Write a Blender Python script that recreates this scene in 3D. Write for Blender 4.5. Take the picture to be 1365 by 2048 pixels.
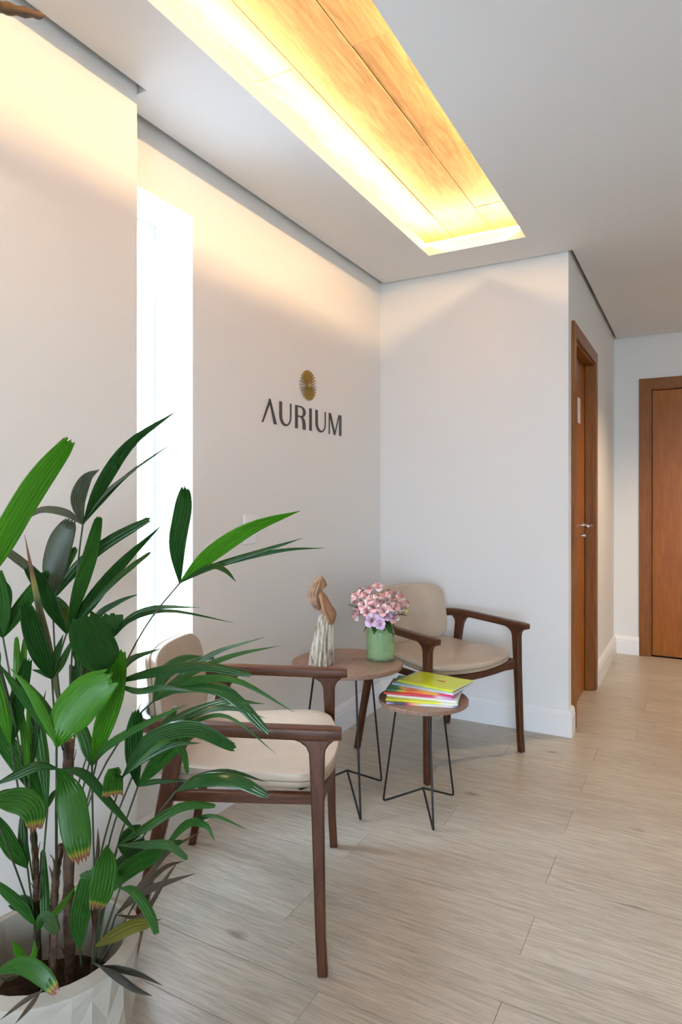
import bpy, bmesh, math, random
from mathutils import Vector, Matrix
R = math.radians
for o in list(bpy.data.objects): bpy.data.objects.remove(o)
scene = bpy.context.scene
COL = scene.collection

# ------------------------------------------------------------------ camera, light, exposure
YAW = 28.786
cam_d = bpy.data.cameras.new('camera'); cam = bpy.data.objects.new('camera', cam_d); COL.objects.link(cam)
cam.location = (0, 0, 1.2); cam.rotation_euler = (R(90), 0, R(YAW))
cam_d.sensor_fit = 'VERTICAL'; cam_d.sensor_height = 36.0; cam_d.lens = 36 * 1297.6 / 2048
cam_d.shift_y = -24.4 / 2048; cam_d.clip_start = .02
scene.camera = cam
WX0, WX1 = .65, 2.55             # glazed front behind the viewer, out of frame
SKY = 26.0                       # overcast daylight outside the windows
world = bpy.data.worlds.new('overcast'); scene.world = world; world.use_nodes = True
bg = world.node_tree.nodes['Background']
bg.inputs[0].default_value = (.695, .828, 1.0, 1); bg.inputs[1].default_value = SKY
LED_POWER = 170.0                # hidden warm strips in the ceiling recess
CORRIDOR_POWER = 100.0           # warm downlight in the corridor
FILL_POWER = 16.0               # added warm fill light for the near wall, unseen
vs = scene.view_settings
vs.view_transform = 'Standard'; vs.look = 'None'; vs.exposure = 0.18; vs.gamma = 1.0; vs.use_curve_mapping = False
scene.cycles.max_bounces = 7; scene.cycles.diffuse_bounces = 5; scene.cycles.glossy_bounces = 3; scene.cycles.transparent_max_bounces = 8
scene.cycles.use_adaptive_sampling = True; scene.cycles.adaptive_threshold = .08; scene.cycles.adaptive_min_samples = 16
scene.cycles.use_denoising = True; scene.cycles.sample_clamp_indirect = 6
scene.cycles.use_light_tree = False; scene.cycles.caustics_reflective = False; scene.cycles.caustics_refractive = False

def portal(name, loc, rot, sx, sy):            # guides the sampling of the sky through an opening
    l = bpy.data.lights.new(name, 'AREA'); l.shape = 'RECTANGLE'; l.size = sx; l.size_y = sy
    l.cycles.is_portal = True
    o = bpy.data.objects.new(name, l); o.location = loc; o.rotation_euler = rot; COL.objects.link(o)
portal('window_portal', (-1.845, 1.648, 1.36), (0, R(-90), 0), 1.76, .356)
portal('front_portal', ((WX0 + WX1) / 2, -4.06, 1.15), (R(90), 0, 0), WX1 - WX0, 2.3)

# ------------------------------------------------------------------ helpers
def tag(o, label=None, cat=None, group=None, kind=None):
    if label: o['label'] = label
    if cat: o['category'] = cat
    if group: o['group'] = group
    if kind: o['kind'] = kind
    return o
def empty(name, loc=(0, 0, 0), rz=0, parent=None):
    o = bpy.data.objects.new(name, None); o.empty_display_size = .05
    o.location = loc; o.rotation_euler = (0, 0, rz); COL.objects.link(o)
    if parent: o.parent = parent
    return o
class MB:
    def __init__(s): s.v = []; s.f = []; s.uv = None
    def add(s, v, f):
        n = len(s.v); s.v += [tuple(p) for p in v]; s.f += [tuple(i + n for i in q) for q in f]; return s
    def box(s, x0, x1, y0, y1, z0, z1):
        return s.add([(x, y, z) for x in (x0, x1) for y in (y0, y1) for z in (z0, z1)],
                     [(0, 1, 3, 2), (4, 6, 7, 5), (0, 4, 5, 1), (2, 3, 7, 6), (0, 2, 6, 4), (1, 5, 7, 3)])
    def rings(s, rings, cap=True, closed=True):
        n = len(rings[0]); v = [p for r in rings for p in r]; f = []
        for i in range(len(rings) - 1):
            for j in range(n if closed else n - 1):
                k = (j + 1) % n; f.append((i * n + j, i * n + k, (i + 1) * n + k, (i + 1) * n + j))
        if cap:
            f.append(tuple(range(n))[::-1]); f.append(tuple(range((len(rings) - 1) * n, len(rings) * n)))
        return s.add(v, f)
    def tube(s, pts, r, n=8, cap=True):
        pts = [Vector(p) for p in pts]; m = len(pts)
        rr = r if isinstance(r, (list, tuple)) else [r] * m
        t0 = (pts[1] - pts[0]).normalized()
        a = t0.orthogonal().normalized(); out = []
        for i, p in enumerate(pts):
            t = (pts[min(i + 1, m - 1)] - pts[max(i - 1, 0)])
            if t.length < 1e-9: t = t0
            t.normalize(); a = (a - t * a.dot(t)).normalized(); b = t.cross(a); t0 = t
            out.append([p + (a * math.cos(2 * math.pi * k / n) + b * math.sin(2 * math.pi * k / n)) * rr[i] for k in range(n)])
        return s.rings(out, cap)
    def lathe(s, prof, n=40, c=(0, 0)):
        out = [[(c[0] + r * math.cos(2 * math.pi * k / n), c[1] + r * math.sin(2 * math.pi * k / n), z) for k in range(n)] for r, z in prof]
        return s.rings(out, True)
    def prism(s, poly, fn, h0, h1):               # poly of (a,b) pushed through fn(a,b,h)
        return s.rings([[fn(a, b, h0) for a, b in poly], [fn(a, b, h1) for a, b in poly]])
    def build(s, name, mat, parent=None, smooth=40, bevel=0, seg=2):
        me = bpy.data.meshes.new(name); me.from_pydata([tuple(p) for p in s.v], [], s.f); me.validate()
        bm = bmesh.new(); bm.from_mesh(me); bmesh.ops.recalc_face_normals(bm, faces=bm.faces); bm.to_mesh(me); bm.free()
        if s.uv:
            l = me.uv_layers.new(name='UVMap')
            for lp in me.loops: l.data[lp.index].uv = s.uv[lp.vertex_index]
        me.materials.append(mat)
        if smooth:
            me.polygons.foreach_set('use_smooth', [True] * len(me.polygons)); me.set_sharp_from_angle(angle=R(smooth))
        o = bpy.data.objects.new(name, me); COL.objects.link(o)
        if parent: o.parent = parent
        if bevel:
            b = o.modifiers.new('bevel', 'BEVEL'); b.width = bevel; b.segments = seg; b.limit_method = 'ANGLE'; b.angle_limit = R(35)
        return o
def spline(pts, n):                               # Catmull-Rom through the points, n samples
    P = [Vector(p) for p in pts]; P = [P[0] * 2 - P[1]] + P + [P[-1] * 2 - P[-2]]; m = len(P) - 3; out = []
    for i in range(n):
        u = i / (n - 1) * m; k = min(int(u), m - 1); t = u - k; a, b, c, d = P[k:k + 4]
        out.append(.5 * ((2 * b) + (c - a) * t + (2 * a - 5 * b + 4 * c - d) * t * t + (3 * b - a - 3 * c + d) * t ** 3))
    return out
def copy_tree(o, parent=None):
    c = o.copy(); COL.objects.link(c); c.parent = parent
    for ch in list(o.children):
        if ch is not c: copy_tree(ch, c)
    return c

# ------------------------------------------------------------------ materials
def nt(name):
    m = bpy.data.materials.new(name); m.use_nodes = True; n = m.node_tree.nodes; l = m.node_tree.links
    return m, n, l, n['Principled BSDF']
def plain(name, col, rough=.5, metal=0, noise=0, nscale=30, bump=0, bscale=200, spec=.5, coat=0):
    m, n, l, p = nt(name)
    p.inputs['Base Color'].default_value = (*col, 1); p.inputs['Roughness'].default_value = rough
    p.inputs['Metallic'].default_value = metal; p.inputs['Specular IOR Level'].default_value = spec
    p.inputs['Coat Weight'].default_value = coat
    tc = n.new('ShaderNodeTexCoord')
    if noise:
        t = n.new('ShaderNodeTexNoise'); t.inputs['Scale'].default_value = nscale; t.inputs['Detail'].default_value = 5
        l.new(tc.outputs['Object'], t.inputs['Vector'])
        r = n.new('ShaderNodeMapRange'); r.inputs['From Min'].default_value = .3; r.inputs['From Max'].default_value = .7
        r.inputs['To Min'].default_value = 1 - noise; r.inputs['To Max'].default_value = 1 + noise
        l.new(t.outputs['Fac'], r.inputs['Value'])
        x = n.new('ShaderNodeVectorMath'); x.operation = 'SCALE'; x.inputs[0].default_value = col
        l.new(r.outputs[0], x.inputs['Scale']); l.new(x.outputs[0], p.inputs['Base Color'])
    if bump:
        t = n.new('ShaderNodeTexNoise'); t.inputs['Scale'].default_value = bscale; t.inputs['Detail'].default_value = 3
        l.new(tc.outputs['Object'], t.inputs['Vector'])
        b = n.new('ShaderNodeBump'); b.inputs['Strength'].default_value = bump; b.inputs['Distance'].default_value = .002
        l.new(t.outputs['Fac'], b.inputs['Height']); l.new(b.outputs[0], p.inputs['Normal'])
    return m
def wood(name, dark, light, stretch, rough=.4, scale=14, tone=0, figure=.5, knots=None, lo=.32, hi=.68):
    """grain stretched along an axis; tone = how far single boards differ"""
    m, n, l, p = nt(name)
    tc = n.new('ShaderNodeTexCoord'); oi = n.new('ShaderNodeObjectInfo')
    off = n.new('ShaderNodeVectorMath'); off.operation = 'SCALE'; off.inputs[0].default_value = (37.1, 91.7, 13.3)
    l.new(oi.outputs['Random'], off.inputs['Scale'])
    ad = n.new('ShaderNodeVectorMath'); ad.operation = 'ADD'; l.new(tc.outputs['Object'], ad.inputs[0]); l.new(off.outputs[0], ad.inputs[1])
    mp = n.new('ShaderNodeMapping'); mp.inputs['Scale'].default_value = stretch; l.new(ad.outputs[0], mp.inputs['Vector'])
    t1 = n.new('ShaderNodeTexNoise'); t1.inputs['Scale'].default_value = scale; t1.inputs['Detail'].default_value = 6
    t1.inputs['Roughness'].default_value = .65; t1.inputs['Distortion'].default_value = .6; l.new(mp.outputs[0], t1.inputs['Vector'])
    t2 = n.new('ShaderNodeTexNoise'); t2.inputs['Scale'].default_value = scale * .22; t2.inputs['Detail'].default_value = 3
    t2.inputs['Distortion'].default_value = 1.2; l.new(mp.outputs[0], t2.inputs['Vector'])
    mm = n.new('ShaderNodeMath'); mm.operation = 'MULTIPLY'; mm.inputs[1].default_value = 26; l.new(t2.outputs['Fac'], mm.inputs[0])
    sn = n.new('ShaderNodeMath'); sn.operation = 'SINE'; l.new(mm.outputs[0], sn.inputs[0])
    s2 = n.new('ShaderNodeMath'); s2.operation = 'MULTIPLY_ADD'; s2.inputs[1].default_value = .09 * figure; l.new(sn.outputs[0], s2.inputs[0]); l.new(t1.outputs['Fac'], s2.inputs[2])
    rp = n.new('ShaderNodeValToRGB'); rp.color_ramp.elements[0].position = lo; rp.color_ramp.elements[1].position = hi
    rp.color_ramp.elements[0].color = (*dark, 1); rp.color_ramp.elements[1].color = (*light, 1)
    l.new(s2.outputs[0], rp.inputs['Fac']); col = rp.outputs['Color']
    if tone:
        r = n.new('ShaderNodeMapRange'); r.inputs['To Min'].default_value = 1 - tone; r.inputs['To Max'].default_value = 1 + tone
        l.new(oi.outputs['Random'], r.inputs['Value'])
        x = n.new('ShaderNodeVectorMath'); x.operation = 'SCALE'; l.new(col, x.inputs[0]); l.new(r.outputs[0], x.inputs['Scale']); col = x.outputs[0]
    if knots:
        vo = n.new('ShaderNodeTexVoronoi'); vo.inputs['Scale'].default_value = 1.0
        mk = n.new('ShaderNodeMapping'); mk.inputs['Scale'].default_value = knots; l.new(ad.outputs[0], mk.inputs['Vector'])
        nz = n.new('ShaderNodeTexNoise'); nz.inputs['Scale'].default_value = 12; l.new(mk.outputs[0], nz.inputs['Vector'])
        av = n.new('ShaderNodeVectorMath'); av.operation = 'MULTIPLY_ADD'; av.inputs[1].default_value = (.08, .08, .08)
        l.new(nz.outputs['Color'], av.inputs[0]); l.new(mk.outputs[0], av.inputs[2]); l.new(av.outputs[0], vo.inputs['Vector'])
        kr = n.new('ShaderNodeValToRGB'); kr.color_ramp.elements[0].position = .03; kr.color_ramp.elements[1].position = .10
        kr.color_ramp.elements[0].color = (.45, .40, .36, 1); kr.color_ramp.elements[1].color = (1, 1, 1, 1)
        l.new(vo.outputs['Distance'], kr.inputs['Fac'])
        mx = n.new('ShaderNodeMix'); mx.data_type = 'RGBA'; mx.blend_type = 'MULTIPLY'; mx.inputs['Factor'].default_value = .8
        l.new(col, mx.inputs['A']); l.new(kr.outputs['Color'], mx.inputs['B']); col = mx.outputs['Result']
    l.new(col, p.inputs['Base Color'])
    p.inputs['Roughness'].default_value = rough
    b = n.new('ShaderNodeBump'); b.inputs['Strength'].default_value = .12; b.inputs['Distance'].default_value = .001
    l.new(t1.outputs['Fac'], b.inputs['Height']); l.new(b.outputs[0], p.inputs['Normal'])
    return m
def leaf(name, dark, light, tip=None, tipstart=.9, rough=.32, trans=.25):
    m, n, l, p = nt(name)
    uv = n.new('ShaderNodeUVMap'); sp = n.new('ShaderNodeSeparateXYZ'); l.new(uv.outputs[0], sp.inputs[0])
    mm = n.new('ShaderNodeMath'); mm.operation = 'MULTIPLY'; mm.inputs[1].default_value = 75; l.new(sp.outputs['X'], mm.inputs[0])
    sn = n.new('ShaderNodeMath'); sn.operation = 'SINE'; l.new(mm.outputs[0], sn.inputs[0])
    mp = n.new('ShaderNodeMapping'); mp.inputs['Scale'].default_value = (14, 1.2, 1); l.new(uv.outputs[0], mp.inputs['Vector'])
    oi = n.new('ShaderNodeObjectInfo'); ov = n.new('ShaderNodeVectorMath'); ov.operation = 'SCALE'; ov.inputs[0].default_value = (50, 30, 20)
    l.new(oi.outputs['Random'], ov.inputs['Scale']); l.new(ov.outputs[0], mp.inputs['Location'])
    nz = n.new('ShaderNodeTexNoise'); nz.inputs['Scale'].default_value = 3; nz.inputs['Detail'].default_value = 4; l.new(mp.outputs[0], nz.inputs['Vector'])
    ma = n.new('ShaderNodeMath'); ma.operation = 'MULTIPLY_ADD'; ma.inputs[1].default_value = .08; l.new(sn.outputs[0], ma.inputs[0]); l.new(nz.outputs['Fac'], ma.inputs[2])
    rp = n.new('ShaderNodeValToRGB'); rp.color_ramp.elements[0].position = .3; rp.color_ramp.elements[1].position = .75
    rp.color_ramp.elements[0].color = (*dark, 1); rp.color_ramp.elements[1].color = (*light, 1); l.new(ma.outputs[0], rp.inputs['Fac'])
    col = rp.outputs['Color']
    if tip:
        ta = n.new('ShaderNodeMath'); ta.operation = 'MULTIPLY_ADD'; ta.inputs[1].default_value = .10; l.new(nz.outputs['Fac'], ta.inputs[0]); l.new(sp.outputs['Y'], ta.inputs[2])
        tr = n.new('ShaderNodeValToRGB'); e = tr.color_ramp.elements
        e[0].position = tipstart - .10; e[0].color = (0, 0, 0, 1); e[1].position = tipstart + .06; e[1].color = (1, 1, 1, 1); l.new(ta.outputs[0], tr.inputs['Fac'])
        tc = n.new('ShaderNodeValToRGB'); e = tc.color_ramp.elements
        e[0].position = 0; e[0].color = (.16, .30, .02, 1); e[1].position = 1; e[1].color = (.22, .10, .06, 1)
        k = e.new(.55); k.color = (.40, .33, .05, 1); l.new(tr.outputs['Color'], tc.inputs['Fac'])
        mx = n.new('ShaderNodeMix'); mx.data_type = 'RGBA'; l.new(tr.outputs['Color'], mx.inputs['Factor']); l.new(col, mx.inputs['A']); l.new(tc.outputs['Color'], mx.inputs['B']); col = mx.outputs['Result']
    l.new(col, p.inputs['Base Color']); p.inputs['Roughness'].default_value = rough
    tb = n.new('ShaderNodeBsdfTranslucent'); l.new(col, tb.inputs['Color'])
    ms = n.new('ShaderNodeMixShader'); ms.inputs[0].default_value = trans
    l.new(p.outputs[0], ms.inputs[1]); l.new(tb.outputs[0], ms.inputs[2]); l.new(ms.outputs[0], n['Material Output'].inputs['Surface'])
    return m
def emit(name, col, s):
    m, n, l, p = nt(name); p.inputs['Base Color'].default_value = (.8, .8, .8, 1)
    p.inputs['Emission Color'].default_value = (*col, 1); p.inputs['Emission Strength'].default_value = s
    return m
def glass(name, tint=(.97, .99, 1.0), gloss=.06):
    m, n, l, p = nt(name)
    t = n.new('ShaderNodeBsdfTransparent'); t.inputs[0].default_value = (*tint, 1)
    g = n.new('ShaderNodeBsdfGlossy'); g.inputs['Roughness'].default_value = .02
    x = n.new('ShaderNodeMixShader'); x.inputs[0].default_value = gloss
    l.new(t.outputs[0], x.inputs[1]); l.new(g.outputs[0], x.inputs[2]); l.new(x.outputs[0], n['Material Output'].inputs['Surface'])
    return m
M = {}
M['wall'] = plain('wall_paint', (.80, .797, .775), .75, bump=.03, bscale=260)
M['ceiling'] = plain('ceiling_paint', (.80, .80, .80), .8)
M['lip'] = plain('lip_paint', (.85, .83, .80), .7)
M['skirting'] = plain('skirting_lacquer', (.84, .84, .84), .35)
M['subfloor'] = plain('subfloor', (.12, .10, .08), .9)
M['plank'] = wood('floor_plank_vinyl', (.375, .325, .255), (.57, .515, .425), (1.1, 17, 4), rough=.34, scale=9, tone=.06, figure=.8, knots=(2.2, 4.5, 1))
M['covewood'] = wood('recess_plank_oak', (.24, .15, .06), (.43, .295, .14), (10, 1.1, 4), rough=.45, scale=5.5, tone=.06, figure=.6)
M['door'] = wood('door_veneer', (.26, .072, .005), (.37, .12, .012), (9, 9, .8), rough=.32, scale=5, figure=.4)
M['casing'] = wood('door_casing_wood', (.19, .06, .010), (.28, .10, .022), (9, 9, .8), rough=.35, scale=7, figure=.3)
M['walnut_x'] = wood('chair_walnut_long', (.050, .016, .0065), (.100, .035, .015), (1.2, 9, 9), rough=.36, scale=9, figure=.4)
M['walnut_z'] = wood('chair_walnut_upright', (.050, .016, .0065), (.100, .035, .015), (9, 9, 1.2), rough=.36, scale=9, figure=.4)
M['tabletop'] = wood('table_walnut_veneer', (.19, .105, .07), (.29, .175, .12), (11, 1.2, 4), rough=.42, scale=8, figure=.5)
M['leather'] = plain('beige_leather', (.47, .385, .295), .36, coat=.25, noise=.10, nscale=9, bump=.15, bscale=380)
M['leather_edge'] = plain('beige_leather_edge', (.36, .285, .205), .45, noise=.06, nscale=20)
M['black_metal'] = plain('black_metal', (.012, .012, .013), .4, metal=.3)
M['white_plastic'] = plain('white_plastic', (.85, .85, .85), .3)
M['window_frame'] = plain('grey_window_frame', (.60, .66, .69), .4)
M['white_frame'] = plain('white_frame', (.86, .87, .88), .35)
M['chrome'] = plain('chrome', (.75, .74, .72), .12, metal=1)
M['letter'] = plain('sign_charcoal', (.045, .038, .036), .45)
M['gold'] = plain('sign_gold', (.46, .30, .075), .35, metal=.55)
M['pane'] = glass('window_glass')
M['led'] = emit('led_warm', (1.0, .64, .31), LED_POWER)
M['lamp'] = emit('lamp_warm', (1.0, .72, .42), 6)
M['pot'] = plain('planter_fibre_clay', (.40, .375, .32), .8, noise=.10, nscale=14, bump=.4, bscale=70)
M['ground'] = plain('pale_bounce_ground', (.50, .50, .49), .9, noise=.1, nscale=3)
M['soil'] = plain('soil', (.03, .02, .014), .95, noise=.4, nscale=60, bump=1, bscale=90)
M['cane'] = plain('cane_fibre', (.085, .045, .026), .9, noise=.45, nscale=70, bump=1, bscale=160)
M['petiole'] = plain('petiole_green', (.035, .055, .022), .45, noise=.3, nscale=30)
M['d'] = leaf('leaf_dark', (.006, .036, .006), (.022, .092, .014), (1,), 1.13)
M['m'] = leaf('leaf_mid', (.012, .062, .010), (.045, .155, .022), (1,), 1.13)
M['b'] = leaf('leaf_bright', (.024, .12, .005), (.07, .25, .012), (1,), 1.13)
M['u'] = leaf('leaf_underside', (.040, .055, .034), (.105, .13, .085), None)
M['g'] = leaf('leaf_glossy', (.011, .055, .010), (.042, .135, .030), (1,), 1.13, rough=.22)
M['y'] = leaf('leaf_yellow_tip', (.012, .065, .008), (.045, .16, .016), (1,), 1.01)
M['o'] = leaf('leaf_olive', (.075, .075, .008), (.17, .15, .02), (1,), 1.13)
M['x'] = leaf('leaf_dry', (.045, .028, .014), (.11, .075, .04), None, rough=.6)
M['k'] = leaf('leaf_dry_dark', (.018, .018, .012), (.05, .045, .03), None, rough=.6)
M['s'] = leaf('leaf_spear', (.07, .085, .035), (.16, .16, .085), (1,), .80, rough=.5)
M['clay'] = plain('terracotta_clay', (.30, .155, .075), .75, noise=.18, nscale=40, bump=.4, bscale=150)
M['hair'] = plain('clay_hair', (.30, .18, .11), .8, noise=.35, nscale=45, bump=.5, bscale=160)
M['skirt'] = wood('clay_skirt_whitewash', (.15, .105, .065), (.60, .56, .47), (9, 9, 1.0), rough=.7, scale=16, figure=1.0, lo=.36, hi=.60)
M['stem'] = plain('flower_stem', (.05, .13, .03), .5)
M['fleaf'] = plain('flower_leaf', (.022, .085, .014), .4, noise=.3, nscale=40)
M['pink'] = plain('petal_pink', (.78, .40, .41), .55, noise=.16, nscale=60)
M['palepink'] = plain('petal_pale', (.86, .68, .68), .55, noise=.10, nscale=60)
M['lilac'] = plain('petal_lilac', (.68, .47, .66), .55, noise=.14, nscale=60)
M['stamen'] = plain('stamen', (.35, .12, .06), .6)
M['bud'] = plain('flower_bud', (.45, .50, .16), .5)
M['drift'] = plain('driftwood', (.085, .055, .03), .6, noise=.7, nscale=26, bump=.8, bscale=60)
M['paper'] = plain('magazine_pages', (.78, .77, .75), .6)
for k in ('walnut_x', 'walnut_z', 'd', 'm', 'b', 'y', 'o', 'u', 'door', 'casing'):
    M[k].node_tree.nodes['Principled BSDF'].inputs['Specular IOR Level'].default_value = .28
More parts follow.
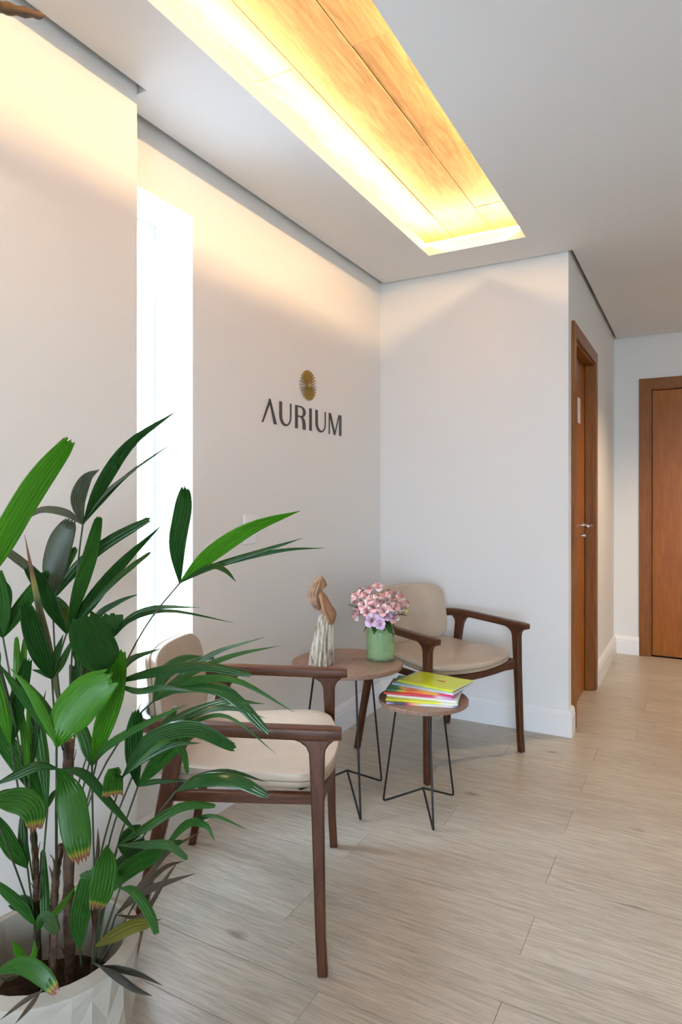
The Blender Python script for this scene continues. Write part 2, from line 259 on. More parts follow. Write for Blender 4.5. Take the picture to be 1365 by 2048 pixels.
FRONDS=[
 ((-0.9628,0.612,1.0725),[(-1.0442,0.6814,0.9453),(-1.1444,0.7975,0.718),(-1.1889,0.8643,0.4821)],[([(-0.9488,0.6273,1.1299),(-0.9072,0.6578,1.2231),(-0.8649,0.6886,1.294)],0.0355,'b','b'),([(-1.0076,0.6159,1.1049),(-1.0676,0.6114,1.1511)],0.0231,'b','m'),([(-0.9965,0.5935,1.0687),(-1.0371,0.5712,1.0533)],0.02,'b','m')]),
 ((-1.1792,0.9723,1.1459),[(-1.1868,0.9681,1.0792),(-1.1889,0.9556,0.9496),(-1.1674,0.9332,0.8486),(-1.1435,0.9007,0.7039)],[([(-1.1943,0.9716,1.1996),(-1.1844,0.9847,1.2471),(-1.1637,1.0037,1.2673)],0.0295,'p','u'),([(-1.1525,1.0022,1.2382),(-1.1075,1.0421,1.3278),(-1.029,1.1005,1.3987)],0.0285,'p','d'),([(-1.1627,1.0042,1.194),(-1.1197,1.0507,1.2614),(-1.0391,1.1178,1.3376)],0.0088,'p','d'),([(-1.1585,0.9951,1.1996),(-1.1238,1.0256,1.2439),(-1.0748,1.0639,1.2901)],0.0066,'p','u'),([(-1.1975,0.9432,1.1736),(-1.232,0.9053,1.1793),(-1.2616,0.87,1.1447)],0.0208,'p','u')]),
 ((-1.2551,0.9534,0.9776),[(-1.2338,0.9423,0.8822),(-1.2117,0.9316,0.8327),(-1.1661,0.9111,0.7279)],[([(-1.2609,0.9617,1.0431),(-1.2577,0.9748,1.1039),(-1.2455,0.9929,1.1542)],0.0488,'b','u'),([(-1.2253,0.9888,1.0424),(-1.1747,1.0357,1.103),(-1.1024,1.0944,1.1571)],0.0233,'b','d'),([(-1.2724,0.9287,1.0346),(-1.3034,0.8965,1.0776),(-1.329,0.8672,1.1079)],0.0222,'b','u'),([(-1.2571,0.9809,1.0415),(-1.2514,1.0125,1.0893)],0.02,'b','m')]),
 ((-1.1767,0.9281,0.9156),[(-1.1802,0.9147,0.8723),(-1.1762,0.9055,0.8327),(-1.1489,0.8977,0.7142)],[([(-1.1701,0.9545,1.0054),(-1.1657,0.9797,1.0792),(-1.1646,1.0031,1.1629)],0.0287,'b','m'),([(-1.1595,0.9679,0.9719),(-1.1186,1.0208,1.056),(-1.0576,1.0848,1.1422)],0.0277,'p','d'),([(-1.1215,0.9888,1.0099),(-1.0992,1.0315,1.0504),(-1.0792,1.0729,1.0825)],0.0128,'b','d'),([(-1.1883,0.9027,0.9737),(-1.1965,0.8792,1.0283),(-1.2041,0.8559,1.0612)],0.0287,'b','d'),([(-1.207,0.9456,0.9551),(-1.2483,0.9572,0.9832)],0.0255,'b','d')]),
 ((-1.2763,0.8505,0.9114),[(-1.2578,0.8493,0.8563),(-1.2376,0.8489,0.7865),(-1.2159,0.8609,0.6626),(-1.1925,0.8623,0.5026)],[([(-1.2634,0.8804,0.9709),(-1.2297,0.9218,1.0453)],0.0273,'b','m'),([(-1.2604,0.8421,0.9819),(-1.2562,0.8273,1.054)],0.0231,'b','m'),([(-1.2763,0.822,0.9527),(-1.2878,0.7872,0.9977)],0.021,'b','d'),([(-1.2495,0.8481,1.0026),(-1.2491,0.8313,1.0407)],0.0052,'p','d')]),
 ((-1.0854,0.8413,0.7918),[(-1.1061,0.8642,0.7324),(-1.1246,0.8882,0.6706)],[([(-1.085,0.8187,0.9034),(-1.0881,0.7942,1.0116),(-1.0913,0.7696,1.1367)],0.0107,'p','s')]),
 ((-1.0642,0.8073,0.863),[(-1.094,0.8366,0.7821),(-1.1232,0.8776,0.6948)],[([(-1.0702,0.7812,0.9314),(-1.0723,0.7572,1.0123)],0.032,'b','d'),([(-1.071,0.7922,0.8779),(-1.0808,0.7754,0.8861)],0.0047,'p','d'),([(-1.0749,0.8242,0.9034),(-1.0795,0.8446,0.9394)],0.0094,'p','d'),([(-1.0726,0.8369,0.8914),(-1.0767,0.8689,0.9333)],0.0113,'p','d')]),
 ((-1.1848,1.0605,0.8805),[(-1.1809,1.0512,0.8436),(-1.1659,1.0139,0.7526),(-1.1493,0.9659,0.6385),(-1.1272,0.9096,0.5387)],[([(-1.1769,1.0535,0.9125),(-1.17,1.0458,0.9384)],0.0416,'f','g'),([(-1.1606,1.0815,0.9209),(-1.1095,1.1171,0.9488),(-1.0199,1.1739,0.9477)],0.015,'p','g'),([(-1.1483,1.0806,0.9244),(-1.0693,1.124,0.9441),(-0.9376,1.1963,0.9152)],0.0092,'p','d'),([(-1.2119,1.0685,0.9067),(-1.2382,1.0768,0.9171)],0.0139,'p','u')]),
 ((-1.1801,0.9718,0.833),[(-1.173,0.9529,0.7464),(-1.1532,0.9181,0.6127)],[([(-1.167,0.9942,0.9345),(-1.1339,1.0276,0.971),(-1.1,1.0615,0.9891)],0.0098,'p','d'),([(-1.1855,0.9803,0.88),(-1.2113,0.9775,0.9221)],0.0109,'p','d')]),
 ((-0.9935,0.8918,0.8442),[(-1.0205,0.8998,0.7853),(-1.0628,0.8993,0.6386),(-1.1104,0.896,0.4977)],[([(-0.9785,0.8544,0.8941),(-0.9671,0.815,0.9496),(-0.9474,0.7802,0.9923)],0.0641,'b','d'),([(-0.9273,0.9205,0.8654),(-0.8382,0.9619,0.8806),(-0.7458,1.0051,0.8652)],0.0184,'b','d'),([(-0.9535,0.9138,0.8287),(-0.9067,0.9395,0.8364),(-0.8514,0.9699,0.8267)],0.0126,'p','g'),([(-1.0046,0.9427,0.8765),(-0.986,1.01,0.8883)],0.0126,'p','g')]),
 ((-0.9528,0.7316,0.7817),[(-1.0394,0.7981,0.6448),(-1.1252,0.8651,0.4983),(-1.1607,0.8912,0.4251)],[([(-0.9421,0.7451,0.8244),(-0.9177,0.7661,0.865),(-0.8877,0.7902,0.8915)],0.0627,'b','b'),([(-0.964,0.7178,0.8331),(-0.9787,0.7022,0.8772),(-1.0033,0.681,0.9208)],0.0144,'p','b'),([(-0.9704,0.7372,0.8221),(-1.001,0.7355,0.8567),(-1.0437,0.7273,0.8922)],0.0127,'p','m')]),
 ((-0.9982,0.8435,0.6994),[(-1.0293,0.8721,0.5684),(-1.0512,0.8943,0.4639)],[([(-0.9863,0.8577,0.7648),(-0.9725,0.8729,0.8289),(-0.9652,0.8845,0.9091)],0.0338,'b','b'),([(-1.0164,0.845,0.7446),(-1.0431,0.8417,0.7935)],0.0235,'b','m'),([(-0.9727,0.8576,0.737),(-0.9109,0.8915,0.7784),(-0.84,0.9305,0.816)],0.0141,'p','m')]),
 ((-0.9376,0.8997,0.6521),[(-0.9697,0.9049,0.5879),(-1.0024,0.9097,0.519),(-1.0497,0.9066,0.348)],[([(-0.9384,0.8917,0.7054),(-0.9333,0.8868,0.7553),(-0.9233,0.8847,0.8019)],0.0296,'b','d'),([(-0.9237,0.9301,0.685),(-0.9082,0.9615,0.7113),(-0.8872,0.9958,0.7367)],0.0287,'b','m'),([(-0.9164,0.9227,0.6573),(-0.8659,0.9619,0.6549)],0.0076,'p','d')]),
 ((-0.9316,0.8573,0.6882),[(-0.9803,0.8762,0.6071),(-1.0335,0.8926,0.4894),(-1.0558,0.9032,0.3681)],[([(-0.9027,0.8961,0.7483),(-0.8463,0.9499,0.7639),(-0.7859,1.0059,0.717)],0.0296,'b','g'),([(-0.9034,0.8842,0.7194),(-0.8656,0.9164,0.7399),(-0.8253,0.95,0.7389)],0.0139,'p','d'),([(-0.8779,0.9096,0.7483),(-0.863,0.9407,0.7218),(-0.8676,0.961,0.6694)],0.0148,'b','m'),([(-0.9264,0.8431,0.6919),(-0.9218,0.8285,0.7046),(-0.9123,0.8166,0.6923),(-0.9012,0.8056,0.6795)],0.0314,'f','y')]),
 ((-1.0155,1.0167,0.771),[(-1.0414,0.991,0.735),(-1.0935,0.9509,0.6336),(-1.1182,0.9146,0.518),(-1.1278,0.8979,0.4309)],[([(-1.017,1.0462,0.8234),(-0.9976,1.0873,0.8483),(-0.9767,1.1292,0.8485)],0.0213,'p','g'),([(-0.9839,1.0492,0.8109),(-0.9173,1.101,0.8689),(-0.8281,1.1652,0.8997)],0.0138,'p','g'),([(-0.9558,1.0494,0.8252),(-0.8719,1.0955,0.8678),(-0.7768,1.1478,0.8901)],0.0117,'p','m'),([(-0.9558,1.0342,0.8078),(-0.8642,1.0693,0.8012),(-0.776,1.1026,0.7184)],0.0266,'b','g'),([(-0.9419,1.0342,0.817),(-0.8376,1.0687,0.8278),(-0.7199,1.1106,0.7683)],0.0117,'p','m'),([(-1.0004,1.0592,0.8247),(-0.9487,1.1218,0.85),(-0.9635,1.1479,0.8257)],0.0085,'p','g')]),
 ((-0.9838,0.9656,0.7011),[(-1.0029,0.9437,0.6342),(-1.0277,0.9186,0.5384),(-1.054,0.9042,0.3981)],[([(-0.9415,1.004,0.7475),(-0.8599,1.0641,0.7813),(-0.795,1.115,0.772)],0.0193,'p','g'),([(-0.8919,1.0085,0.7522),(-0.8256,1.0373,0.7616),(-0.7397,1.0769,0.6907)],0.0051,'p','m'),([(-0.8942,1.0262,0.764),(-0.8376,1.0687,0.769),(-0.7873,1.1078,0.7449)],0.0081,'p','g'),([(-0.9649,1.0216,0.751),(-0.9867,1.0553,0.754)],0.0122,'b','g')]),
 ((-0.9585,1.0251,0.5896),[(-0.9879,0.9976,0.5389),(-1.0182,0.9581,0.4616),(-1.0453,0.909,0.318)],[([(-0.9099,1.0442,0.6145),(-0.8418,1.0741,0.6184),(-0.776,1.1026,0.5882)],0.0262,'b','g'),([(-0.928,1.0571,0.6122),(-0.8761,1.1008,0.6193),(-0.8117,1.1514,0.5889)],0.0084,'p','g')]),
 ((-0.9867,0.8955,0.5296),[(-1.0205,0.8998,0.4499),(-1.0433,0.8986,0.3546),(-1.0567,0.9027,0.2779)],[([(-0.9563,0.9426,0.5521),(-0.9141,0.9963,0.5792),(-0.8729,1.0493,0.5686)],0.0165,'b','m'),([(-0.9308,0.911,0.5367),(-0.8834,0.9219,0.5438),(-0.84,0.9305,0.5246)],0.0117,'b','g'),([(-0.9876,0.9293,0.5355),(-0.99,0.9622,0.5333)],0.0252,'b','d'),([(-0.9811,0.9271,0.5064),(-0.9781,0.9573,0.5131)],0.0252,'b','d')]),
 ((-0.9097,0.8009,0.5917),[(-0.9641,0.8395,0.506),(-1.0289,0.8838,0.3677),(-1.0584,0.9018,0.2779)],[([(-0.8979,0.7884,0.5677),(-0.8906,0.7734,0.5344),(-0.8853,0.7573,0.5142)],0.0369,'b','y'),([(-0.9363,0.7977,0.5394),(-0.968,0.7917,0.5274)],0.0123,'b','g')]),
 ((-0.9897,1.008,0.4533),[(-1.008,0.9865,0.3985),(-1.0379,0.9472,0.3181),(-1.0577,0.9136,0.2607)],[([(-0.9466,1.0393,0.5097),(-0.9002,1.0724,0.5307),(-0.8412,1.1124,0.4998)],0.0073,'p','m'),([(-0.935,1.0266,0.5233),(-0.8919,1.0389,0.5283),(-0.8673,1.041,0.5016)],0.0115,'p','m'),([(-0.9802,1.0303,0.4684),(-0.9674,1.0545,0.4679)],0.0126,'b','d')]),
 ((-0.9744,0.8567,0.455),[(-1.0051,0.874,0.3904),(-1.0486,0.8958,0.2949)],[([(-0.9568,0.8854,0.4896),(-0.9358,0.9159,0.5061),(-0.9208,0.9432,0.5106)],0.0301,'b','m'),([(-0.9876,0.895,0.4859),(-0.9952,0.9365,0.4933)],0.0207,'b','d')]),
 ((-0.9365,0.8547,0.482),[(-0.9715,0.8696,0.4223),(-1.0292,0.895,0.3217)],[([(-0.9011,0.8551,0.4865),(-0.8632,0.8569,0.4552),(-0.84,0.8506,0.4304)],0.0166,'b','m'),([(-0.9508,0.8582,0.4956),(-0.9669,0.8607,0.4992)],0.0148,'b','m')]),
 ((-1.0216,0.922,0.3681),[(-1.0365,0.9138,0.318),(-1.054,0.9042,0.2679)],[([(-1.0034,0.9548,0.3909),(-0.9733,0.9941,0.4044),(-0.9227,1.0448,0.4167)],0.015,'p','x'),([(-1.0005,0.9792,0.4148),(-0.9838,1.0341,0.4551),(-0.9528,1.0967,0.474)],0.008,'p','x'),([(-1.0,0.9719,0.4032),(-0.9835,1.019,0.4255),(-0.9715,1.0636,0.4206)],0.008,'p','x'),([(-0.9875,0.9597,0.3574),(-0.9595,0.9941,0.4187),(-0.9487,1.0191,0.4453)],0.006,'p','x')]),
 ((-1.0096,0.8601,0.3463),[(-1.0366,0.8795,0.2943)],[([(-0.9724,0.8692,0.373),(-0.9315,0.8802,0.3986),(-0.8928,0.8901,0.4107)],0.0229,'b','o'),([(-0.9342,0.9016,0.3873),(-0.8974,0.9218,0.3988)],0.0048,'p','x')]),
 ((-0.9664,0.747,0.7353),[(-1.0229,0.7844,0.654),(-1.1096,0.8508,0.5091),(-1.1529,0.8841,0.4206)],[([(-0.9356,0.7449,0.698),(-0.9126,0.7385,0.647),(-0.8907,0.7315,0.6043)],0.0432,'b','y'),([(-0.987,0.7204,0.7468),(-1.0083,0.6935,0.7362),(-1.0289,0.667,0.7236)],0.0173,'p','d'),([(-0.9408,0.78,0.7196),(-0.9118,0.815,0.6575),(-0.8759,0.8537,0.5856)],0.0173,'p','d')]),
 ((-1.0325,0.665,0.6953),[(-1.0761,0.7209,0.597),(-1.1632,0.8214,0.4203),(-1.1889,0.8643,0.3181)],[([(-1.0036,0.6723,0.7029),(-0.9714,0.6814,0.7048),(-0.9481,0.6857,0.6928),(-0.9393,0.682,0.6656)],0.0366,'b','y'),([(-1.0305,0.6813,0.7025),(-1.0206,0.7019,0.7007),(-1.014,0.7208,0.6766)],0.0133,'p','d')]),
 ((-1.1067,0.8296,0.6005),[(-1.1392,0.846,0.5037),(-1.1737,0.8613,0.3858)],[([(-1.1365,0.8132,0.6607),(-1.1705,0.7945,0.7141),(-1.2046,0.7758,0.7675)],0.033,'b','m'),([(-1.1215,0.8329,0.6809),(-1.139,0.8347,0.7458),(-1.1601,0.8345,0.8069)],0.0233,'b','m'),([(-1.1113,0.8442,0.6199),(-1.1139,0.8599,0.628)],0.0068,'p','d')]),
 ((-1.1408,0.8109,0.4849),[(-1.1618,0.8335,0.4142),(-1.1799,0.8578,0.3349)],[([(-1.162,0.7992,0.515),(-1.1833,0.7875,0.5539),(-1.2046,0.7758,0.5879)],0.0272,'b','m'),([(-1.1658,0.82,0.519),(-1.1849,0.8323,0.5734)],0.0165,'b','d')]),
 ((-1.162,0.8448,0.348),[(-1.1781,0.8588,0.3044)],[([(-1.1764,0.8198,0.3975),(-1.2056,0.7867,0.4509)],0.018,'b','m'),([(-1.2041,0.8503,0.3725),(-1.2542,0.8513,0.361)],0.0281,'b','d'),([(-1.1683,0.8699,0.3521),(-1.194,0.8843,0.4713)],0.017,'b','m')]),
 ((-1.1067,0.8068,0.3759),[(-1.155,0.8487,0.308)],[([(-1.0836,0.8005,0.4077),(-1.0566,0.7963,0.4166),(-1.03,0.7919,0.4054)],0.0229,'b','g'),([(-1.0941,0.848,0.4019),(-1.0909,0.8839,0.4282)],0.0096,'p','b')]),
 ((-1.0347,0.8463,0.3396),[(-1.058,0.8677,0.2894)],[([(-1.0431,0.8532,0.3904),(-1.0412,0.8656,0.4422),(-1.0383,0.8786,0.4753)],0.0344,'b','m'),([(-1.0683,0.8621,0.3677),(-1.0953,0.8815,0.3981)],0.0172,'b','d')]),
 ((-1.0098,0.6546,0.4253),[(-1.1148,0.7567,0.3118),(-1.1638,0.8439,0.2679)],[([(-0.9643,0.672,0.4431),(-0.9299,0.6833,0.4334),(-0.9015,0.6913,0.4102)],0.0261,'b','y')]),
 ((-1.1433,0.8095,0.2917),[(-1.1743,0.8381,0.2478)],[([(-1.1461,0.7966,0.3278),(-1.1478,0.7842,0.3568)],0.0117,'p','b'),([(-1.1431,0.8267,0.3055),(-1.1557,0.8369,0.3248)],0.0087,'p','b')]),
 ((-1.0113,0.7451,0.3369),[(-1.0774,0.8001,0.2923)],[([(-1.0261,0.7198,0.3283),(-1.0462,0.6917,0.31)],0.0044,'p','x'),([(-1.0117,0.722,0.3236),(-1.0145,0.6977,0.3113)],0.0044,'p','x')]),
 ((-0.9382,0.8081,0.3665),[(-1.0129,0.8583,0.3157)],[([(-0.9079,0.8171,0.3553),(-0.8716,0.8294,0.3354),(-0.8396,0.8394,0.3281)],0.0089,'p','k'),([(-0.917,0.8311,0.3539),(-0.889,0.8579,0.3357),(-0.8588,0.886,0.3082)],0.0072,'p','k')]),
 ((-1.1132,0.7576,0.7465),[(-1.1444,0.7975,0.6216),(-1.1853,0.8549,0.4265)],[([(-1.1067,0.7611,0.8112),(-1.0864,0.7723,0.9055)],0.0277,'b','d'),([(-1.1261,0.7847,0.8394),(-1.145,0.8085,0.9326)],0.0102,'b','b'),([(-1.1218,0.7756,0.8423),(-1.1411,0.7879,0.9368)],0.0102,'b','b'),([(-1.1136,0.746,0.8145),(-1.1201,0.7309,0.8905)],0.0222,'b','b')]),
 ((-1.1201,0.7994,0.6645),[(-1.1673,0.8419,0.4983)],[([(-1.1268,0.7957,0.7409),(-1.1335,0.792,0.8174)],0.0105,'p','b'),([(-1.1427,0.8155,0.7317),(-1.167,0.8307,0.8318)],0.0086,'p','b'),([(-1.1369,0.8244,0.7298),(-1.1445,0.8545,0.8189)],0.0096,'p','d')]),
 ((-1.0211,1.1048,1.0128),[(-1.0728,1.065,0.9314),(-1.1092,1.0222,0.8304),(-1.1399,0.9711,0.6979),(-1.1356,0.9164,0.5858)],[([(-1.0307,1.1072,1.0978),(-1.0244,1.1182,1.1768),(-1.0241,1.126,1.2269)],0.036,'b','d'),([(-0.9619,1.1374,1.0758),(-0.8781,1.1834,1.1377),(-0.7844,1.2349,1.1748)],0.0338,'p','b'),([(-0.9685,1.1451,1.0466),(-0.8651,1.2134,1.0855),(-0.7935,1.2641,1.1123)],0.009,'p','d'),([(-0.9651,1.1584,1.049),(-0.8464,1.2464,1.0828),(-0.7643,1.3144,1.0871)],0.0079,'p','d'),([(-0.9553,1.1296,1.0509),(-0.9195,1.1378,1.0442),(-0.8909,1.1421,1.0188)],0.0135,'p','d')]),
 ((-1.0584,0.9018,0.4562),[(-1.0567,0.9027,0.3981)],[([(-1.0532,0.9046,0.4983),(-1.0532,0.9046,0.5434)],0.004,'p','x')]),
 ((-1.0933,0.7229,0.9046),[(-1.1067,0.7611,0.7835),(-1.1545,0.8261,0.588)],[([(-1.0772,0.7507,0.8505),(-1.0603,0.7791,0.795),(-1.0546,0.8012,0.752)],0.0143,'p','m'),([(-1.1051,0.7164,0.9315),(-1.1247,0.7056,0.9851)],0.0179,'b','m')]),
 ((-1.2295,0.9789,0.8308),[(-1.1871,0.9451,0.7141)],[([(-1.2253,0.9888,0.7842),(-1.2211,0.9988,0.833),(-1.2386,0.9968,0.8597)],0.0201,'b','m'),([(-1.23,1.0129,0.7889),(-1.2478,1.0373,0.8388)],0.0291,'b','u')]),
]
CANES=[([(-1.2083,0.8879,0.1882),(-1.196,0.8718,0.3218),(-1.1889,0.8643,0.4411),(-1.1943,0.8614,0.5282)],0.0067),([(-1.1776,0.8934,0.2008),(-1.1739,0.8954,0.3465),(-1.1598,0.8917,0.4406),(-1.1507,0.8967,0.487)],0.0077),([(-1.1269,0.8984,0.2105),(-1.1296,0.8969,0.3284),(-1.1305,0.8964,0.4821),(-1.1314,0.8959,0.6256),(-1.1296,0.8969,0.7076)],0.0108),([(-1.062,0.8998,0.2428),(-1.0584,0.9018,0.348),(-1.0567,0.9027,0.3981)],0.0051),([(-1.1061,0.8414,0.2551),(-1.1052,0.8418,0.3188),(-1.1026,0.8432,0.3559)],0.0061)]
MAGS=[((-1.023,2.2143,0.4349),17.4,0.268),((-1.0338,2.2333,0.4413),14.6,0.269),((-1.0454,2.2673,0.4477),10.0,0.268),((-1.0573,2.2657,0.4541),13.5,0.263),((-1.059,2.2922,0.4605),9.8,0.256),((-1.0632,2.358,0.4669),-5.3,0.26),((-1.0503,2.3877,0.4733),-9.5,0.241)]
BLOOMS=[(-1.1298,2.3687,0.8479),(-1.1633,2.3274,0.8245),(-1.1967,2.3091,0.8145),(-1.2279,2.3604,0.7748),(-1.1247,2.303,0.8106),(-1.1124,2.3554,0.7924),(-1.0885,2.4142,0.7984),(-1.0841,2.4851,0.8038),(-1.05,2.4581,0.7769),(-1.055,2.3641,0.7737),(-1.126,2.462,0.8163),(-1.0807,2.3158,0.7688),(-1.1186,2.295,0.7276),(-1.0902,2.2992,0.7157),(-1.1586,2.2958,0.7872),(-1.2041,2.3278,0.7429),(-1.0711,2.3325,0.7474),(-1.0404,2.395,0.8065),(-1.1828,2.408,0.8315),(-1.219,2.3881,0.8274),(-1.1126,2.3097,0.7494),(-1.142,2.2935,0.7612),(-1.0667,2.3805,0.7343),(-1.0475,2.4367,0.7557),(-1.0934,2.343,0.8214),(-1.1151,2.2969,0.7826)]
FLEAVES=[((-1.1457,2.3599,0.7449),(-1.2454,2.328,0.774)),((-1.1247,2.3258,0.7459),(-1.1979,2.2856,0.7737)),((-1.1126,2.3097,0.7257),(-1.1496,2.2779,0.6843)),((-1.1039,2.2916,0.7196),(-1.1047,2.2798,0.6728)),((-1.0555,2.341,0.7159),(-1.0479,2.3338,0.6647)),((-1.0632,2.3824,0.7484),(-1.0132,2.3871,0.7399)),((-1.0986,2.3402,0.722),(-1.0832,2.3258,0.6823)),((-1.0676,2.3344,0.7257),(-1.0558,2.318,0.6746)),((-1.1299,2.3002,0.775),(-1.1599,2.2723,0.7512)),((-1.0446,2.3698,0.7618),(-1.0128,2.3759,0.7714)),((-1.1031,2.3035,0.7629),(-1.1279,2.2784,0.7882)),((-1.0896,2.368,0.7283),(-1.0498,2.367,0.6922))]

# ------------------------------------------------------------------ room shell
CZ, TOPZ = 2.459, 2.80
XR, YB = 2.60, -4.00            # right wall and the wall behind the viewer
XL, XN, YN = -1.626, -1.511, 1.447
YK, XC, YE = 3.44, -.573, 5.505
W0, W1, WZ0, WZ1 = 1.47, 1.826, .48, 2.24     # narrow window
def wallbox(name, label, boxes):
    b = MB()
    for q in boxes: b.box(*q)
    return tag(b.build(name, M['wall'], smooth=0), label, kind='structure')
wallbox('wall_left', 'white wall carrying the gold and charcoal sign and the tall narrow window', [
    (-1.87, XL, YN, W0, 0, TOPZ), (-1.87, XL, W1, YK, 0, TOPZ), (-1.87, XL, W0, W1, 0, WZ0), (-1.87, XL, W0, W1, WZ1, TOPZ)])
wallbox('wall_left_near', 'cream wall standing forward behind the potted palm', [(-1.87, XN, YB - .15, YN, 0, TOPZ)])
wallbox('wall_back', 'white wall behind the far armchair', [(-1.87, XC - .15, YK, YK + .15, 0, TOPZ)])
D10, D11, DZ = 3.60, 4.345, 2.055
wallbox('wall_corridor', 'white corridor wall with the narrow-looking wooden door', [
    (XC - .15, XC, YK, D10, 0, TOPZ), (XC - .15, XC, D11, YE, 0, TOPZ), (XC - .15, XC, D10, D11, DZ, TOPZ)])
D20, D21 = -.318, .50
wallbox('wall_end', 'white end wall of the corridor around the wooden door', [
    (XC - .15, D20, YE, YE + .15, 0, TOPZ), (D21, XR + .15, YE, YE + .15, 0, TOPZ), (D20, D21, YE, YE + .15, DZ, TOPZ)])
wallbox('wall_right', 'white wall on the right, outside the picture', [(XR, XR + .15, YB - .15, YE, 0, TOPZ)])
wallbox('wall_behind', 'white wall with the glazed front behind the viewer, outside the picture', [
    (XN, WX0, YB - .15, YB, 0, TOPZ), (WX1, XR, YB - .15, YB, 0, TOPZ), (WX0, WX1, YB - .15, YB, 2.3, TOPZ)])
wallbox('wall_door_backing', 'backing walls added behind the two doors to block the sky, hidden', [
    (XC - 1.0, XC - .95, YK + .15, YE + .15, 0, TOPZ), (XC - 1.0, XR, YE + .8, YE + .85, 0, TOPZ), (XC - 1.0, XC - .95, YE + .15, YE + .8, 0, TOPZ), (XR, XR + .15, YE + .15, YE + .85, 0, TOPZ)])  # unseen backing, added so no sky shows through the door seams
b = MB().box(-1.9, XR + .2, YB - .2, YE + .9, TOPZ, TOPZ + .06)
tag(b.build('ceiling_slab', M['ceiling'], smooth=0), 'concrete slab above the suspended ceiling', kind='structure')
# suspended ceiling with a shadow gap along the walls and the long recess
G = .025
TX0, TX1, TY0, TY1 = -1.215, -.72, -.35, 3.151
cx0, cy1 = XL + G, YK - .012
b = MB()
def cb(x0, x1, y0, y1): b.box(x0, x1, y0, y1, CZ, CZ + .05)
cb(XN + G, TX0, YB, YN + .014); cb(cx0, TX0, YN + .014, cy1)           # left strip
cb(TX0, TX1, TY1, cy1); cb(TX0, TX1, YB, TY0)
cb(TX1, XC + G - .003, YB, cy1); cb(XC + G - .003, XR, YB, YE - .014)
ceil = tag(b.build('ceiling', M['ceiling'], smooth=0), 'white suspended ceiling with a shadow gap along the walls', kind='structure')
# recess: side boards and oak planks overhead
cove = empty('ceiling_recess', (0, 0, CZ + .05)); tag(cove, 'long ceiling recess lined with oak planks and lit from hidden strips', 'ceiling recess', kind='structure')
WZ = 2.62
z0, z1 = 0, WZ - CZ - .05
b = MB()
b.box(-1.40, -1.385, TY0 - .2, 3.40, z0, z1 + .02); b.box(-.57, -.555, TY0 - .2, 3.40, z0, z1 + .02)
b.box(-1.40, -.555, 3.385, 3.40, z0, z1 + .02); b.box(-1.40, -.555, TY0 - .2, TY0 - .185, z0, z1 + .02)
b.box(-1.42, -.54, TY0 - .2, 3.41, z1 + .02, z1 + .04)
b.build('side_board', M['lip'], cove, smooth=0)
rows = [(-1.381, -1.161, (-.76, .52, 1.80, 3.08)), (-1.161, -.951, (-.11, 1.17, 2.45)), (-.951, -.741, (-.76, .52, 1.80, 3.08)), (-.741, -.572, (-.11, 1.17, 2.45))]
rnd = random.Random(3)
for x0, x1, seams in rows:
    ys = [TY0 - .18] + [s for s in seams if s > TY0 - .1] + [3.384]
    for i in range(len(ys) - 1):
        b = MB(); b.box(x0 + .0012, x1 - .0012, ys[i] + .001, ys[i + 1] - .001, -.0, .012)
        o = b.build('plank', M['covewood'], cove, smooth=0, bevel=.0012, seg=1)
        o.location.z = z1 + .004 * rnd.random()
# floor: slab and single planks
fl = tag(MB().box(-1.9, XR + .15, YB - .15, YE + .9, -.08, -.006).build('floor', M['subfloor'], smooth=0), 'light greige wood-look plank floor', kind='structure')
PW, PL, PY = .1815, 1.22, 1.364
known = {-1: -.81, 0: -.41, 1: -1.035, 2: -.41, 3: -1.035, 4: -.416, 5: -.822, 6: -.42, 7: -1.03, 8: -.42, 9: -.80, 10: -.42, 12: -.27, 15: -.265}
pm = {}
rnd = random.Random(11)
for k in range(-30, 23):
    ya, yb = PY + k * PW, PY + (k + 1) * PW
    s0 = known.get(k, rnd.uniform(-1.2, 0))
    xs = [s0 + j * PL for j in range(-4, 5)]
    for j in range(len(xs) - 1):
        a, c = max(xs[j], XL - .01), min(xs[j + 1], XR)
        y0_, y1_ = max(ya, YB), min(yb, YE)
        if c - a < .03 or y1_ - y0_ < .02: continue
        if a < XC - .02 and ya > YK + .05:
            a = XC - .10
            if c - a < .03: continue
        key = (round(c - a, 3), round(y1_ - y0_, 3))
        if key not in pm:
            w, h = key
            o = MB().box(0, w - .0009, 0, h - .0009, -.006, 0).build('plank', M['plank'], fl, smooth=0, bevel=.0007, seg=1); pm[key] = o
        else:
            o = pm[key].copy(); COL.objects.link(o); o.parent = fl
        o.location = (a, y0_, -.0004 * rnd.random())
tag(MB().box(-30, 30, -30, 30, -.14, -.09).build('ground_outside', M['ground'], smooth=0), 'added pale ground plane outside the windows, beyond the picture', kind='structure')  # unseen, added to block sky from below and bounce daylight onto the ceiling
# skirting
def skirting(name, label, pts, n):       # pts: floor polyline of the wall face, n: side the board stands on
    b = MB()
    prof = [(0, 0), (.020, 0), (.020, .100), (.0175, .1035), (.0175, .108), (.0185, .111), (.015, .128), (.008, .137), (0, .137)]
    P = [Vector((*p, 0)) for p in pts]; rings = []
    for i, p in enumerate(P):
        d0 = (P[i] - P[i - 1]).normalized() if i else (P[1] - P[0]).normalized()
        d1 = (P[i + 1] - P[i]).normalized() if i < len(P) - 1 else d0
        n0 = Vector((d0.y, -d0.x, 0)) * n; n1 = Vector((d1.y, -d1.x, 0)) * n
        m = (n0 + n1).normalized(); m = m / max(.2, m.dot(n0))
        rings.append([p + m * a + Vector((0, 0, z)) for a, z in prof])
    b.rings(rings)
    return tag(b.build(name, M['skirting'], smooth=30), label, kind='structure')
skirting('baseboard_left', 'white moulded skirting board under the sign wall', [(XL, YN), (XL, YK - .018)], 1)
